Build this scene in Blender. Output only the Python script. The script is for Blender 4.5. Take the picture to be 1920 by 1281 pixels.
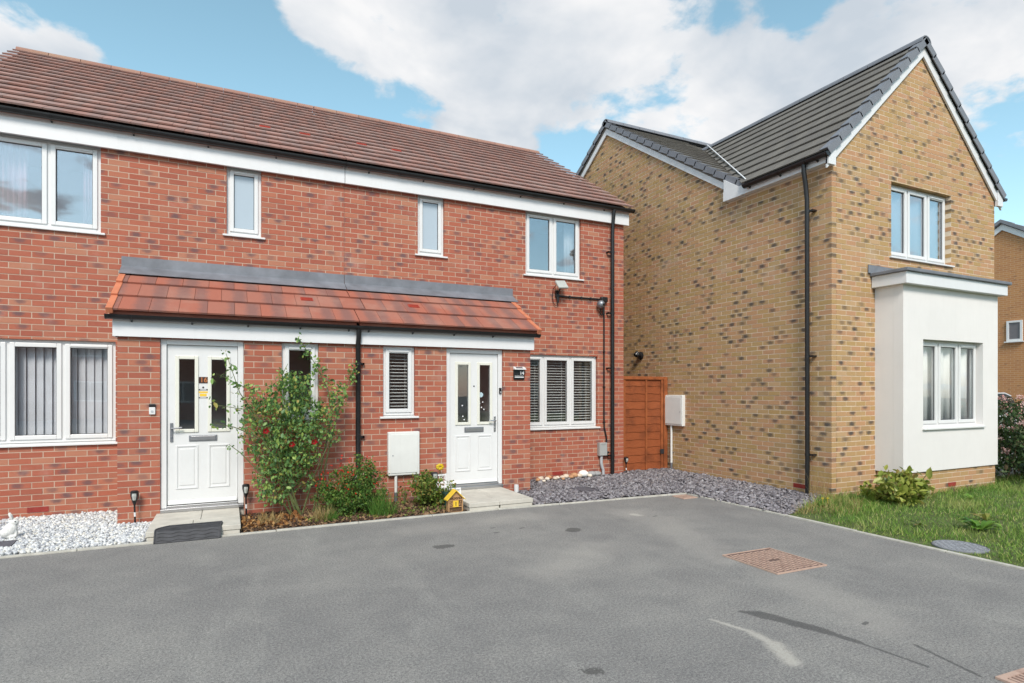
import bpy, math, random
import numpy as np
from mathutils import Vector, Matrix
random.seed(7); RNG = np.random.default_rng(11)
for o in list(bpy.data.objects): bpy.data.objects.remove(o)
S = bpy.context.scene
COL = S.collection

# ------------------------------------------------------------------ camera
CAM = Vector((-6.73, -9.11, 1.58)); YAW = math.radians(-25.74)
cd = bpy.data.cameras.new('camera'); cam = bpy.data.objects.new('camera', cd); COL.objects.link(cam)
cam.location = CAM; cam.rotation_euler = (math.pi/2, 0, YAW)
cd.sensor_width = 36; cd.lens = 36*1105/1920; cd.shift_y = 92.5/1920; cd.clip_start = .05; cd.clip_end = 2000
S.camera = cam
def proj(p):                       # picture size of things, used only to choose which pieces become objects
    dx, dy = p[0]-CAM.x, p[1]-CAM.y
    c, s = math.cos(YAW), math.sin(YAW)
    r = dx*c + dy*s; t = -dx*s + dy*c
    if t < .3: return (-9, -9, .3)
    return (960+1105*r/t, 733-1105*(p[2]-1.58)/t, t)

# ------------------------------------------------------------------ sky, sun, exposure
SUN_DIR = Vector((-.28, -.68, .70)).normalized()      # towards the sun
W = bpy.data.worlds.new('World'); S.world = W; W.use_nodes = True
def build_world():
    nt = W.node_tree; N = nt.nodes; L = nt.links; N.clear()
    out = N.new('ShaderNodeOutputWorld'); bg = N.new('ShaderNodeBackground'); L.new(bg.outputs[0], out.inputs[0])
    sky = N.new('ShaderNodeTexSky'); sky.sky_type = 'NISHITA'; sky.sun_disc = False
    sky.sun_elevation = math.asin(SUN_DIR.z); sky.sun_rotation = math.atan2(SUN_DIR.x, SUN_DIR.y)
    sky.air_density = 1.0; sky.dust_density = .6; sky.ozone_density = 1.0
    hs = N.new('ShaderNodeHueSaturation'); hs.inputs['Hue'].default_value = .464; hs.inputs['Saturation'].default_value = .92
    hs.inputs['Value'].default_value = SKYVAL; L.new(sky.outputs[0], hs.inputs['Color'])
    tc = N.new('ShaderNodeTexCoord')
    def math_(op, a, b=None, clamp=False):
        m = N.new('ShaderNodeMath'); m.operation = op; m.use_clamp = clamp
        for i, v in enumerate((a, b)):
            if v is None: continue
            if isinstance(v, (int, float)): m.inputs[i].default_value = v
            else: L.new(v, m.inputs[i])
        return m.outputs[0]
    sep = N.new('ShaderNodeSeparateXYZ'); L.new(tc.outputs['Generated'], sep.inputs[0])
    zz = math_('ADD', math_('MAXIMUM', sep.outputs[2], 0.0), .22)
    px = math_('DIVIDE', sep.outputs[0], zz); py = math_('DIVIDE', sep.outputs[1], zz)
    cmb = N.new('ShaderNodeCombineXYZ'); L.new(px, cmb.inputs[0]); L.new(py, cmb.inputs[1])
    def noise(scale, detail, rough, off, dist=.0):
        mp = N.new('ShaderNodeMapping'); mp.inputs['Location'].default_value = off; L.new(cmb.outputs[0], mp.inputs[0])
        n = N.new('ShaderNodeTexNoise'); n.inputs['Scale'].default_value = scale; n.inputs['Detail'].default_value = detail
        n.inputs['Roughness'].default_value = rough; n.inputs['Distortion'].default_value = dist
        L.new(mp.outputs[0], n.inputs['Vector']); return n.outputs[0]
    n1 = noise(4.2, 8, .55, (3.1, 1.7, .4), .15)
    nf = noise(13, 7, .62, (1.3, 7.7, 2.4), .5)
    dens = math_('ADD', math_('ADD', math_('MULTIPLY', math_('SUBTRACT', n1, .5), 1.5), .455), math_('MULTIPLY', math_('SUBTRACT', nf, .5), .28))
    # the cloud banks over these houses, as compass directions in the sky
    for (dx, dy, dz, w, amp) in CLOUDS:
        d = Vector((dx, dy, dz)).normalized()
        vm = N.new('ShaderNodeVectorMath'); vm.operation = 'DOT_PRODUCT'; L.new(tc.outputs['Generated'], vm.inputs[0]); vm.inputs[1].default_value = d
        g = math_('POWER', 2.718, math_('MULTIPLY', math_('SUBTRACT', vm.outputs['Value'], 1.0), 1.0/(w*w)))
        dens = math_('ADD', dens, math_('MULTIPLY', g, amp))
    mr = N.new('ShaderNodeMapRange'); mr.interpolation_type = 'SMOOTHSTEP'
    mr.inputs['From Min'].default_value = .46; mr.inputs['From Max'].default_value = .66
    L.new(dens, mr.inputs['Value'])
    n2 = noise(3.0, 5, .52, (9.3, 4.2, 1.1), .2)
    cr = N.new('ShaderNodeValToRGB'); L.new(n2, cr.inputs[0])
    cr.color_ramp.elements[0].position = .36; cr.color_ramp.elements[0].color = (4.0, 4.45, 4.95, 1)
    cr.color_ramp.elements[1].position = .62; cr.color_ramp.elements[1].color = (6.35, 6.35, 6.4, 1)
    sc = N.new('ShaderNodeVectorMath'); sc.operation = 'SCALE'; sc.inputs['Scale'].default_value = CLOUDVAL; L.new(cr.outputs[0], sc.inputs[0])
    mix = N.new('ShaderNodeMix'); mix.data_type = 'RGBA'
    L.new(mr.outputs[0], mix.inputs['Factor']); L.new(hs.outputs[0], mix.inputs['A']); L.new(sc.outputs[0], mix.inputs['B'])
    L.new(mix.outputs['Result'], bg.inputs['Color']); bg.inputs['Strength'].default_value = .1
SKYVAL = 1.38; CLOUDVAL = .92
CLOUDS = [(0.167, 0.857, 0.488, 0.077, 0.2), (0.258, 0.817, 0.516, 0.1, 0.15), (0.369, 0.766, 0.526, 0.109, 0.17), (0.498, 0.698, 0.515, 0.118, 0.18), (0.626, 0.622, 0.469, 0.109, 0.18), (0.562, 0.694, 0.451, 0.081, 0.14), (0.701, 0.569, 0.431, 0.081, 0.15), (0.781, 0.459, 0.424, 0.109, 0.19), (0.835, 0.397, 0.38, 0.1, 0.19), (0.439, 0.764, 0.472, 0.072, 0.12), (0.757, 0.514, 0.403, 0.072, 0.14), (0.25, 0.844, 0.474, 0.063, 0.1), (0.66, 0.625, 0.417, 0.063, 0.12), (0.34, 0.847, 0.408, 0.038, 0.5), (0.403, 0.826, 0.395, 0.033, 0.5), (-0.162, 0.89, 0.427, 0.043, 0.62), (-0.236, 0.884, 0.403, 0.033, 0.5), (0.107, 0.846, 0.522, 0.036, 0.5), (-0.049, 0.881, 0.47, 0.127, -0.28), (0.478, 0.798, 0.367, 0.068, -0.3), (0.558, 0.74, 0.377, 0.059, -0.24), (0.638, 0.677, 0.367, 0.045, -0.2), (0.883, 0.391, 0.258, 0.081, -0.28), (0.678, 0.534, 0.506, 0.034, -0.3), (0.078, 0.905, 0.417, 0.081, -0.26), (0.213, 0.887, 0.41, 0.059, -0.26), (0.293, 0.85, 0.437, 0.032, -0.14), (0.425, 0.805, 0.414, 0.041, -0.2), (-0.107, 0.872, 0.477, 0.09, -0.26), (0.015, 0.899, 0.438, 0.081, -0.24), (-0.208, 0.872, 0.442, 0.072, -0.22)]
build_world()
sl = bpy.data.lights.new('sun', 'SUN'); sun = bpy.data.objects.new('sun', sl); COL.objects.link(sun)
sl.energy = 2.2; sl.angle = math.radians(17); sl.color = (1, .93, .84)
sun.rotation_euler = SUN_DIR.to_track_quat('Z', 'Y').to_euler(); sun.location = (-10, -20, 25)
S.view_settings.view_transform = 'Standard'; S.view_settings.look = 'None'
S.view_settings.exposure = .70; S.view_settings.gamma = 1

# ------------------------------------------------------------------ materials
def lin(r, g, b):
    return tuple(((c/255+.055)/1.055)**2.4 if c > 10 else c/255/12.92 for c in (r, g, b)) + (1,)
class NT:
    def __init__(s, name):
        s.m = bpy.data.materials.new(name); s.m.use_nodes = True; s.nt = s.m.node_tree; s.N = s.nt.nodes; s.L = s.nt.links
        s.b = s.N['Principled BSDF']; s.out = s.N['Material Output']
        s.geo = s.N.new('ShaderNodeNewGeometry')
    def node(s, t, **kw):
        n = s.N.new(t)
        for k, v in kw.items(): setattr(n, k, v)
        return n
    def put(s, sock, v):
        if isinstance(v, (int, float)): sock.default_value = v
        elif isinstance(v, (tuple, list, Vector)): sock.default_value = v
        else: s.L.new(v, sock)
    def math(s, op, a, b=None, c=None, clamp=False):
        n = s.node('ShaderNodeMath', operation=op, use_clamp=clamp)
        for i, v in enumerate((a, b, c)):
            if v is not None: s.put(n.inputs[i], v)
        return n.outputs[0]
    def noise(s, scale, detail=3, rough=.5, vec=None, dist=0, stretch=None):
        n = s.node('ShaderNodeTexNoise'); n.inputs['Scale'].default_value = scale; n.inputs['Detail'].default_value = detail
        n.inputs['Roughness'].default_value = rough; n.inputs['Distortion'].default_value = dist
        v = vec or s.geo.outputs['Position']
        if stretch:
            mp = s.node('ShaderNodeMapping'); mp.inputs['Scale'].default_value = stretch; s.L.new(v, mp.inputs[0]); v = mp.outputs[0]
        s.L.new(v, n.inputs['Vector']); return n.outputs[0]
    def ramp(s, fac, stops, interp='LINEAR'):
        n = s.node('ShaderNodeValToRGB'); s.put(n.inputs[0], fac); e = n.color_ramp.elements; n.color_ramp.interpolation = interp
        while len(e) < len(stops): e.new(.5)
        for i, (p, c) in enumerate(stops):
            e[i].position = p; e[i].color = c if len(c) == 4 else tuple(c)+(1,)
        return n.outputs[0]
    def mix(s, fac, a, b, blend='MIX'):
        n = s.node('ShaderNodeMix', data_type='RGBA', blend_type=blend)
        s.put(n.inputs['Factor'], fac); s.put(n.inputs['A'], a); s.put(n.inputs['B'], b); return n.outputs['Result']
    def sstep(s, v, a, b, lo=0, hi=1):
        n = s.node('ShaderNodeMapRange', interpolation_type='SMOOTHSTEP'); s.put(n.inputs['Value'], v)
        n.inputs['From Min'].default_value = a; n.inputs['From Max'].default_value = b
        n.inputs['To Min'].default_value = lo; n.inputs['To Max'].default_value = hi; return n.outputs[0]
    def rnd(s):                    # one number per piece: islands of a joined mesh, objects among single pieces
        oi = s.node('ShaderNodeObjectInfo')
        return s.math('FRACT', s.math('ADD', s.geo.outputs['Random Per Island'], oi.outputs['Random']))
    def bump(s, h, strength, dist=.01):
        n = s.node('ShaderNodeBump'); n.inputs['Strength'].default_value = strength; n.inputs['Distance'].default_value = dist
        s.put(n.inputs['Height'], h); s.L.new(n.outputs[0], s.b.inputs['Normal'])
    def col(s, v): s.put(s.b.inputs['Base Color'], v)
    def rough(s, v): s.put(s.b.inputs['Roughness'], v)
def plain(name, c, rough=.5, metal=0, var=.08, vscale=6, bump=0, bscale=60, spec=.5):
    t = NT(name); n = t.noise(vscale, 4, .6)
    lo = tuple(x*(1-var) for x in c[:3])+(1,); hi = tuple(min(1, x*(1+var)) for x in c[:3])+(1,)
    t.col(t.ramp(n, [(.3, lo), (.7, hi)])); t.rough(rough); t.b.inputs['Metallic'].default_value = metal
    t.b.inputs['Specular IOR Level'].default_value = spec
    if bump: t.bump(t.noise(bscale, 3, .6), bump, .004)
    return t.m
def brickmat(name, stops, dark, pdark, mixamt, band=.55):
    t = NT(name); r = t.rnd()
    c = t.ramp(r, stops, 'CONSTANT')
    f1 = t.noise(9, 3, .6); f2 = t.noise(120, 3, .65)
    c = t.mix(.35, c, t.ramp(f1, [(.3, stops[0][1]), (.7, stops[2][1])]))
    uv = t.node('ShaderNodeUVMap'); sp = t.node('ShaderNodeSeparateXYZ'); t.L.new(uv.outputs[0], sp.inputs[0])
    r2 = t.math('FRACT', t.math('MULTIPLY', r, 17.37)); r3 = t.math('FRACT', t.math('MULTIPLY', r, 41.71))
    on = t.math('LESS_THAN', r2, pdark)
    cu = t.math('ADD', .32, t.math('MULTIPLY', r3, .36))
    du = t.math('MULTIPLY', t.math('SUBTRACT', sp.outputs[0], cu), 1/band)
    dv = t.math('MULTIPLY', t.math('SUBTRACT', sp.outputs[1], t.math('ADD', .4, t.math('MULTIPLY', t.math('FRACT', t.math('MULTIPLY', r, 91.3)), .45))), .8)
    amt = t.math('ADD', .45, t.math('MULTIPLY', t.math('FRACT', t.math('MULTIPLY', r, 57.9)), .55))
    dd = t.math('ADD', t.math('SQRT', t.math('ADD', t.math('MULTIPLY', du, du), t.math('MULTIPLY', dv, dv))), t.math('MULTIPLY', t.math('SUBTRACT', t.noise(26, 3, .6), .5), .5))
    mk = t.math('MULTIPLY', t.math('MULTIPLY', t.sstep(dd, .66, .14), on), t.math('MULTIPLY', amt, mixamt))
    c = t.mix(mk, c, dark)
    c = t.mix(t.math('MULTIPLY', t.sstep(t.noise(2.1, 4, .6), .56, .75), .16), c, (.62, .55, .5, 1))
    c = t.mix(t.math('MULTIPLY', f2, .3), c, t.mix(1, c, (.62, .6, .6, 1), 'MULTIPLY'))
    t.col(c); t.rough(.85); t.b.inputs['Specular IOR Level'].default_value = .25
    t.bump(t.math('ADD', t.noise(55, 4, .7), t.math('MULTIPLY', f2, .5)), .35, .003)
    return t.m
M = {}
M['brick_red'] = brickmat('brick_red', [(0, (.395,.12,.074)), (.16, (.345,.098,.062)), (.34, (.425,.16,.098)), (.5, (.385,.115,.074)), (.66, (.31,.088,.060)), (.8, (.44,.205,.13)), (.9, (.365,.142,.093))], (.13,.085,.09,1), .27, .85, .62)
M['brick_buff'] = brickmat('brick_buff', [(0, (.46,.29,.14)), (.16, (.50,.285,.155)), (.32, (.43,.28,.12)), (.46, (.51,.27,.155)), (.6, (.46,.295,.148)), (.74, (.485,.25,.155)), (.86, (.37,.24,.13)), (.94, (.52,.34,.20))], (.072,.066,.064,1), .27, .95, .66)
def mortarmat(name, c):
    t = NT(name); t.col(t.mix(t.noise(30, 4, .7), tuple(x*.82 for x in c[:3])+(1,), c)); t.rough(.95); t.bump(t.noise(150, 3, .7), .5, .003); return t.m
M['mortar_red'] = mortarmat('mortar_red', (.54,.41,.315,1)); M['mortar_buff'] = mortarmat('mortar_buff', (.72,.60,.46,1))
M['upvc'] = plain('white_upvc', (.69,.69,.685,1), .32, var=.02)
M['upvc_cream'] = plain('cream_bead', (.71,.70,.62,1), .4, var=.02)
M['fascia'] = plain('white_fascia', (.70,.70,.705,1), .38, var=.03, vscale=2)
M['black_plastic'] = plain('black_plastic', (.012,.012,.013,1), .35, var=.2)
M['black_matt'] = plain('black_matt', (.025,.025,.028,1), .6, var=.2)
M['steel'] = plain('brushed_steel', (.5,.5,.51,1), .32, metal=.9, var=.05)
M['lead'] = plain('lead_flashing', (.17,.178,.20,1), .55, var=.25, vscale=3.5, bump=.3, bscale=25)
M['render'] = plain('white_render', (.74,.715,.695,1), .9, var=.03, vscale=1.5, bump=.25, bscale=180, spec=.2)
M['slab'] = plain('concrete_slab', (.52,.49,.43,1), .9, var=.13, vscale=5, bump=.4, bscale=110, spec=.2)
M['kerb'] = plain('concrete_edging', (.45,.43,.38,1), .9, var=.2, vscale=7, bump=.5, bscale=90, spec=.2)
M['airbrick'] = plain('air_brick', (.30,.035,.025,1), .7, var=.15)
M['sealant'] = plain('joint_sealant', (.25,.13,.10,1), .8)
M['room'] = plain('room_paint', (.42,.41,.40,1), .9, var=.05)
M['blind'] = plain('blind_slat', (.80,.80,.78,1), .5, var=.03)
M['blind_fabric'] = plain('blind_fabric', (.66,.66,.70,1), .8, var=.08, vscale=3)
M['curtain_pink'] = plain('curtain_pink', (.5,.3,.34,1), .9, var=.1)
M['curtain_pale'] = plain('curtain_pale', (.78,.78,.76,1), .9, var=.06)
M['conduit'] = plain('grey_conduit', (.42,.44,.46,1), .5, var=.06)
M['cabinet'] = plain('cabinet_plastic', (.70,.70,.67,1), .5, var=.04, vscale=4)
M['greybox'] = plain('grey_box', (.36,.37,.36,1), .55, var=.08)
M['rubber'] = plain('rubber', (.045,.045,.05,1), .7, var=.25, vscale=12, bump=.3, bscale=90)
M['yellow'] = plain('yellow_paint', (.78,.50,.04,1), .5, var=.1, vscale=30)
M['bee_wood'] = plain('bee_wood', (.42,.24,.11,1), .8, var=.25, vscale=50, bump=.6, bscale=120)
M['dark_hole'] = plain('dark_straw', (.10,.055,.03,1), .9, var=.4, vscale=70)
M['green_pot'] = plain('green_pot', (.02,.05,.04,1), .4)
M['white_wood'] = plain('white_wood', (.78,.78,.78,1), .5, var=.04)
M['stone_white'] = plain('statue_stone', (.68,.67,.64,1), .85, var=.1, vscale=25, bump=.4)
M['soil'] = plain('soil', (.06,.042,.03,1), 1, var=.5, vscale=14, bump=1, bscale=40)
M['slate_cover'] = plain('slate_cover', (.10,.095,.11,1), .8, var=.2, vscale=20)
M['digits_copper'] = plain('copper_digits', (.55,.20,.08,1), .4, metal=.4)
M['plaque_brown'] = plain('plaque_brown', (.05,.025,.02,1), .4)
M['white_print'] = plain('white_print', (.8,.8,.8,1), .5)
M['solar'] = plain('solar_cell', (.14,.13,.14,1), .25)
M['lens_grey'] = plain('lamp_lens', (.42,.43,.40,1), .35, var=.06)
M['chrome_grey'] = plain('metal_grey', (.25,.26,.28,1), .4, metal=.6)
M['tyre'] = plain('tyre', (.02,.02,.02,1), .8)
M['car_paint'] = plain('car_paint', (.62,.63,.65,1), .25, var=.02)
M['far_roof'] = plain('far_roof', (.13,.125,.13,1), .85, var=.2, vscale=4)
M['bark'] = plain('bark', (.12,.08,.05,1), .9, var=.3, vscale=30)
M['stem_green'] = plain('stem_green', (.10,.12,.04,1), .7, var=.3, vscale=20)
def glassmat(name, base, tint, rough=0.0):
    t = NT(name); t.N.remove(t.b)
    tr = t.node('ShaderNodeBsdfTransparent'); tr.inputs[0].default_value = tint
    gl = t.node('ShaderNodeBsdfGlossy'); gl.inputs['Roughness'].default_value = rough; gl.inputs['Color'].default_value = (.95,.97,1,1)
    dp = t.node('ShaderNodeVectorMath', operation='DOT_PRODUCT'); t.L.new(t.geo.outputs['Incoming'], dp.inputs[0]); t.L.new(t.geo.outputs['Normal'], dp.inputs[1])
    fre = t.math('POWER', t.math('SUBTRACT', 1.0, t.math('ABSOLUTE', dp.outputs['Value']), clamp=True), 5.0)
    bp = t.node('ShaderNodeBump'); bp.inputs['Strength'].default_value = .03; bp.inputs['Distance'].default_value = .05
    t.L.new(t.noise(1.3, 1, .3), bp.inputs['Height']); t.L.new(bp.outputs[0], gl.inputs['Normal'])
    f = t.math('ADD', base, t.math('MULTIPLY', fre, 1-base), clamp=True)
    mx = t.node('ShaderNodeMixShader'); t.L.new(f, mx.inputs[0]); t.L.new(tr.outputs[0], mx.inputs[1]); t.L.new(gl.outputs[0], mx.inputs[2])
    t.L.new(mx.outputs[0], t.out.inputs[0]); return t.m
M['glass'] = glassmat('window_glass', .075, (.95,.96,.96,1))
def grime(key, amt):
    m = M[key]; t = NT.__new__(NT); t.m = m; t.nt = m.node_tree; t.N = t.nt.nodes; t.L = t.nt.links; t.b = t.N['Principled BSDF']; t.geo = [n for n in t.N if n.bl_idname == 'ShaderNodeNewGeometry'][0]
    src = t.b.inputs['Base Color'].links[0].from_socket
    st = t.sstep(t.noise(5, 5, .7, stretch=(3, 3, .35)), .48, .8); bl = t.sstep(t.noise(1.6, 5, .65), .5, .8)
    c = t.mix(t.math('MULTIPLY', st, amt), src, (.40,.38,.33,1)); c = t.mix(t.math('MULTIPLY', bl, amt*.8), c, (.50,.49,.46,1)); t.col(c)
for k_, a_ in (('fascia', .09), ('render', .08), ('upvc', .05), ('cabinet', .12)): grime(k_, a_)
M['glass_sky'] = glassmat('window_glass_mirrored', .42, (.86,.88,.9,1))
M['glass_up'] = glassmat('window_glass_coated', .24, (.86,.87,.88,1))
def frosted():
    t = NT('obscured_glass'); t.col((.40,.47,.53,1)); t.rough(.18); t.bump(t.noise(160, 2, .5), .25, .003); return t.m
M['frosted'] = frosted()
def tilemat(name, a, b, streak, worn, amt=.6):
    t = NT(name); r = t.rnd(); r2 = t.math('FRACT', t.math('MULTIPLY', r, 13.7))
    uv = t.node('ShaderNodeUVMap'); sp = t.node('ShaderNodeSeparateXYZ'); t.L.new(uv.outputs[0], sp.inputs[0])
    c = t.mix(r, a, b)
    d = t.math('ABSOLUTE', t.math('SUBTRACT', sp.outputs[0], t.math('ADD', .15, t.math('MULTIPLY', r2, .9))))
    d = t.math('ADD', d, t.math('MULTIPLY', t.math('SUBTRACT', t.noise(14, 3, .6), .5), .35))
    c = t.mix(t.math('MULTIPLY', t.sstep(d, .42, .08), amt), c, streak)
    c = t.mix(t.math('MULTIPLY', t.sstep(t.noise(1.7, 4, .65), .45, .72), .35), c, worn)
    c = t.mix(t.math('MULTIPLY', t.noise(90, 3, .7), .35), c, t.mix(1, c, (.6,.6,.6,1), 'MULTIPLY'))
    t.col(c); t.rough(.85); t.b.inputs['Specular IOR Level'].default_value = .25; t.bump(t.noise(140, 3, .7), .35, .003); return t.m
M['tile_red'] = tilemat('tile_weathered_red', (.305,.168,.138,1), (.355,.20,.166,1), (.215,.165,.155,1), (.42,.32,.285,1), .5)
M['tile_porch'] = tilemat('tile_fresh_red', (.38,.125,.082,1), (.35,.14,.10,1), (.17,.105,.098,1), (.42,.25,.195,1), .62)
M['tile_vent'] = plain('tile_vent', (.36,.045,.025,1), .75, var=.15)
M['tile_orange'] = plain('verge_orange', (.52,.17,.085,1), .8, var=.12, vscale=8)
M['ridge_red'] = tilemat('ridge_red', (.31,.165,.13,1), (.35,.20,.155,1), (.26,.17,.12,1), (.34,.26,.15,1), .4)
M['tile_grey'] = tilemat('tile_grey', (.15,.138,.122,1), (.18,.166,.146,1), (.12,.11,.105,1), (.21,.195,.17,1), .4)
M['verge_grey'] = plain('verge_cap_grey', (.175,.18,.20,1), .5, var=.08, vscale=5)
def rampmat(name, stops, rough=.9, spec=.2, trans=0, bump=0, nz=25):
    t = NT(name); r = t.rnd(); c = t.ramp(r, stops)
    c = t.mix(.35, c, t.mix(1, c, t.ramp(t.noise(nz, 3, .6), [(.3, (.55,.55,.55)), (.7, (1.25,1.25,1.2))]), 'MULTIPLY'))
    t.col(c); t.rough(rough); t.b.inputs['Specular IOR Level'].default_value = spec
    if trans:
        tl = t.node('ShaderNodeBsdfTranslucent'); t.L.new(c, tl.inputs[0]); mx = t.node('ShaderNodeMixShader'); mx.inputs[0].default_value = trans
        t.L.new(t.b.outputs[0], mx.inputs[1]); t.L.new(tl.outputs[0], mx.inputs[2]); t.L.new(mx.outputs[0], t.out.inputs[0])
    if bump: t.bump(t.noise(80, 3, .6), bump, .004)
    return t.m
def rampmat_patchy(name, stops, rough, spec, trans, nz=3):
    m = rampmat(name, stops, rough, spec, trans, nz=nz); t = NT.__new__(NT); t.m = m; t.nt = m.node_tree; t.N = t.nt.nodes; t.L = t.nt.links; t.b = t.N['Principled BSDF']
    t.geo = [n for n in t.N if n.bl_idname == 'ShaderNodeNewGeometry'][0]; src = t.b.inputs['Base Color'].links[0].from_socket
    p = t.sstep(t.noise(1.4, 4, .65), .50, .70); c = t.mix(t.math('MULTIPLY', p, .6), src, (.44,.42,.16,1))
    q = t.sstep(t.noise(.9, 3, .6, stretch=(1, 1.7, 1)), .52, .66); c = t.mix(t.math('MULTIPLY', q, .45), c, (.09,.22,.05,1))
    t.col(c); tl = [n for n in t.N if n.bl_idname == 'ShaderNodeBsdfTranslucent'][0]; t.L.new(c, tl.inputs[0]); return m
M['pebble_white'] = rampmat('pebble_white', [(0, (.30,.31,.34)), (.3, (.52,.53,.55)), (.7, (.72,.72,.72)), (1, (.62,.59,.52))])
M['slate_chip'] = rampmat('slate_chip', [(0, (.085,.076,.085)), (.3, (.19,.176,.192)), (.7, (.27,.252,.272)), (.9, (.36,.345,.36)), (1, (.21,.175,.17))], .7, .3)
M['mulch'] = rampmat('bark_mulch', [(0, (.035,.022,.016)), (.4, (.10,.06,.04)), (.75, (.19,.115,.07)), (1, (.30,.19,.10))])
M['dead_leaf'] = rampmat('dead_leaf', [(0, (.16,.06,.02)), (.5, (.30,.14,.05)), (1, (.40,.24,.10))])
M['leaf_rose'] = rampmat('leaf_rose', [(0, (.07,.15,.055)), (.35, (.13,.26,.085)), (.7, (.23,.38,.10)), (.92, (.38,.50,.12)), (1, (.42,.27,.09))], .45, .4, .3)
M['leaf_salvia'] = rampmat('leaf_salvia', [(0, (.04,.10,.02)), (.5, (.09,.19,.035)), (.85, (.17,.27,.05)), (1, (.22,.18,.05))], .55, .3, .3)
M['leaf_shrub'] = rampmat('leaf_shrub', [(0, (.06,.11,.02)), (.4, (.14,.22,.035)), (.8, (.25,.31,.06)), (1, (.30,.20,.06))], .5, .4, .3)
M['leaf_yellow'] = rampmat('leaf_yellow', [(0, (.10,.15,.025)), (.4, (.26,.32,.05)), (.8, (.42,.44,.10)), (1, (.40,.28,.10))], .4, .4, .3)
M['leaf_hedge'] = rampmat('leaf_hedge', [(0, (.018,.04,.016)), (.5, (.045,.09,.03)), (.85, (.09,.15,.05)), (1, (.14,.10,.06))], .5, .4, .25)
M['petal_pink'] = rampmat('petal_pink', [(0, (.62,.28,.26)), (.5, (.72,.45,.42)), (1, (.78,.62,.58))], .7, .2, .3)
M['petal_red'] = rampmat('petal_red', [(0, (.55,.02,.015)), (.6, (.70,.035,.02)), (1, (.75,.08,.04))], .6, .2, .3)
M['petal_dark'] = rampmat('petal_dark', [(0, (.22,.004,.008)), (1, (.42,.01,.016))], .6, .2, .2)
M['petal_yellow'] = rampmat('petal_yellow', [(0, (.78,.55,.02)), (1, (.82,.62,.06))], .6, .2, .3)
M['grass'] = rampmat_patchy('grass_blade', [(0, (.085,.17,.03)), (.35, (.155,.29,.05)), (.7, (.25,.39,.075)), (.88, (.38,.44,.12)), (1, (.56,.49,.25))], .6, .25, .3, nz=3)
M['grass_tuft'] = rampmat('tuft_blade', [(0, (.05,.14,.02)), (.7, (.11,.25,.04)), (1, (.25,.32,.08))], .5, .3, .3)
M['straw'] = rampmat('straw_blade', [(0, (.38,.28,.12)), (.6, (.52,.41,.20)), (1, (.33,.20,.07))], .8, .2, .3)
M['weed'] = rampmat('leaf_weed', [(0, (.06,.16,.02)), (.6, (.15,.30,.04)), (1, (.26,.40,.07))], .5, .3, .35)
M['rock'] = rampmat('rock', [(0, (.5,.24,.11)), (.35, (.62,.55,.45)), (.7, (.75,.74,.70)), (1, (.28,.27,.26))], .8, .2, bump=.5)
def woodmat(name, a, b, along='x'):
    t = NT(name); r = t.rnd()
    g = t.noise(9, 5, .65, dist=.6, stretch=(1, 1, 9) if along == 'x' else (9, 9, .8))
    c = t.mix(g, a, b); c = t.mix(t.math('MULTIPLY', r, .4), c, t.mix(1, c, (.6,.55,.5,1), 'MULTIPLY'))
    c = t.mix(t.math('MULTIPLY', t.sstep(t.noise(3, 4, .6), .45, .7), .65), c, (.12,.035,.014,1))
    t.col(c); t.rough(.7); t.b.inputs['Specular IOR Level'].default_value = .3; t.bump(g, .4, .004); return t.m
M['gate_wood'] = woodmat('gate_wood', (.20,.05,.016,1), (.38,.11,.038,1)); M['gate_frame'] = woodmat('gate_frame', (.29,.08,.026,1), (.42,.135,.045,1), 'z')
def rust():
    t = NT('rusty_iron'); n = t.noise(9, 5, .7); c = t.ramp(n, [(.3, (.32,.20,.155)), (.5, (.48,.33,.26)), (.7, (.42,.28,.21))])
    t.col(c); t.rough(.85); t.bump(t.noise(80, 3, .7), .5, .003); return t.m
M['rust'] = rust()
M['rust_dark'] = plain('rust_recess', (.13,.08,.065,1), .9, var=.2, vscale=20)
def bricktex(name, c1, c2, mortar, vec_axis):
    t = NT(name); sp = t.node('ShaderNodeSeparateXYZ'); t.L.new(t.geo.outputs['Position'], sp.inputs[0])
    cb = t.node('ShaderNodeCombineXYZ'); t.L.new(sp.outputs[vec_axis], cb.inputs[0]); t.L.new(sp.outputs[2], cb.inputs[1])
    bt = t.node('ShaderNodeTexBrick'); t.L.new(cb.outputs[0], bt.inputs['Vector']); bt.inputs['Scale'].default_value = 1
    bt.inputs['Brick Width'].default_value = .225; bt.inputs['Row Height'].default_value = .075; bt.inputs['Mortar Size'].default_value = .006
    bt.inputs['Color1'].default_value = c1; bt.inputs['Color2'].default_value = c2; bt.inputs['Mortar'].default_value = mortar
    n = t.sstep(t.noise(5.5, 3, .6, stretch=(1, 1, 3)), .62, .7)
    t.col(t.mix(t.math('MULTIPLY', n, .6), bt.outputs[0], (.09,.075,.06,1))); t.rough(.9); t.bump(bt.outputs['Fac'], -.4, .006); return t.m
M['far_brick'] = bricktex('far_brick', (.46,.22,.085,1), (.40,.18,.075,1), (.50,.34,.2,1), 1)
M['opp_brick'] = bricktex('opposite_brick', (.36,.10,.06,1), (.30,.085,.055,1), (.45,.33,.26,1), 0)
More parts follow.
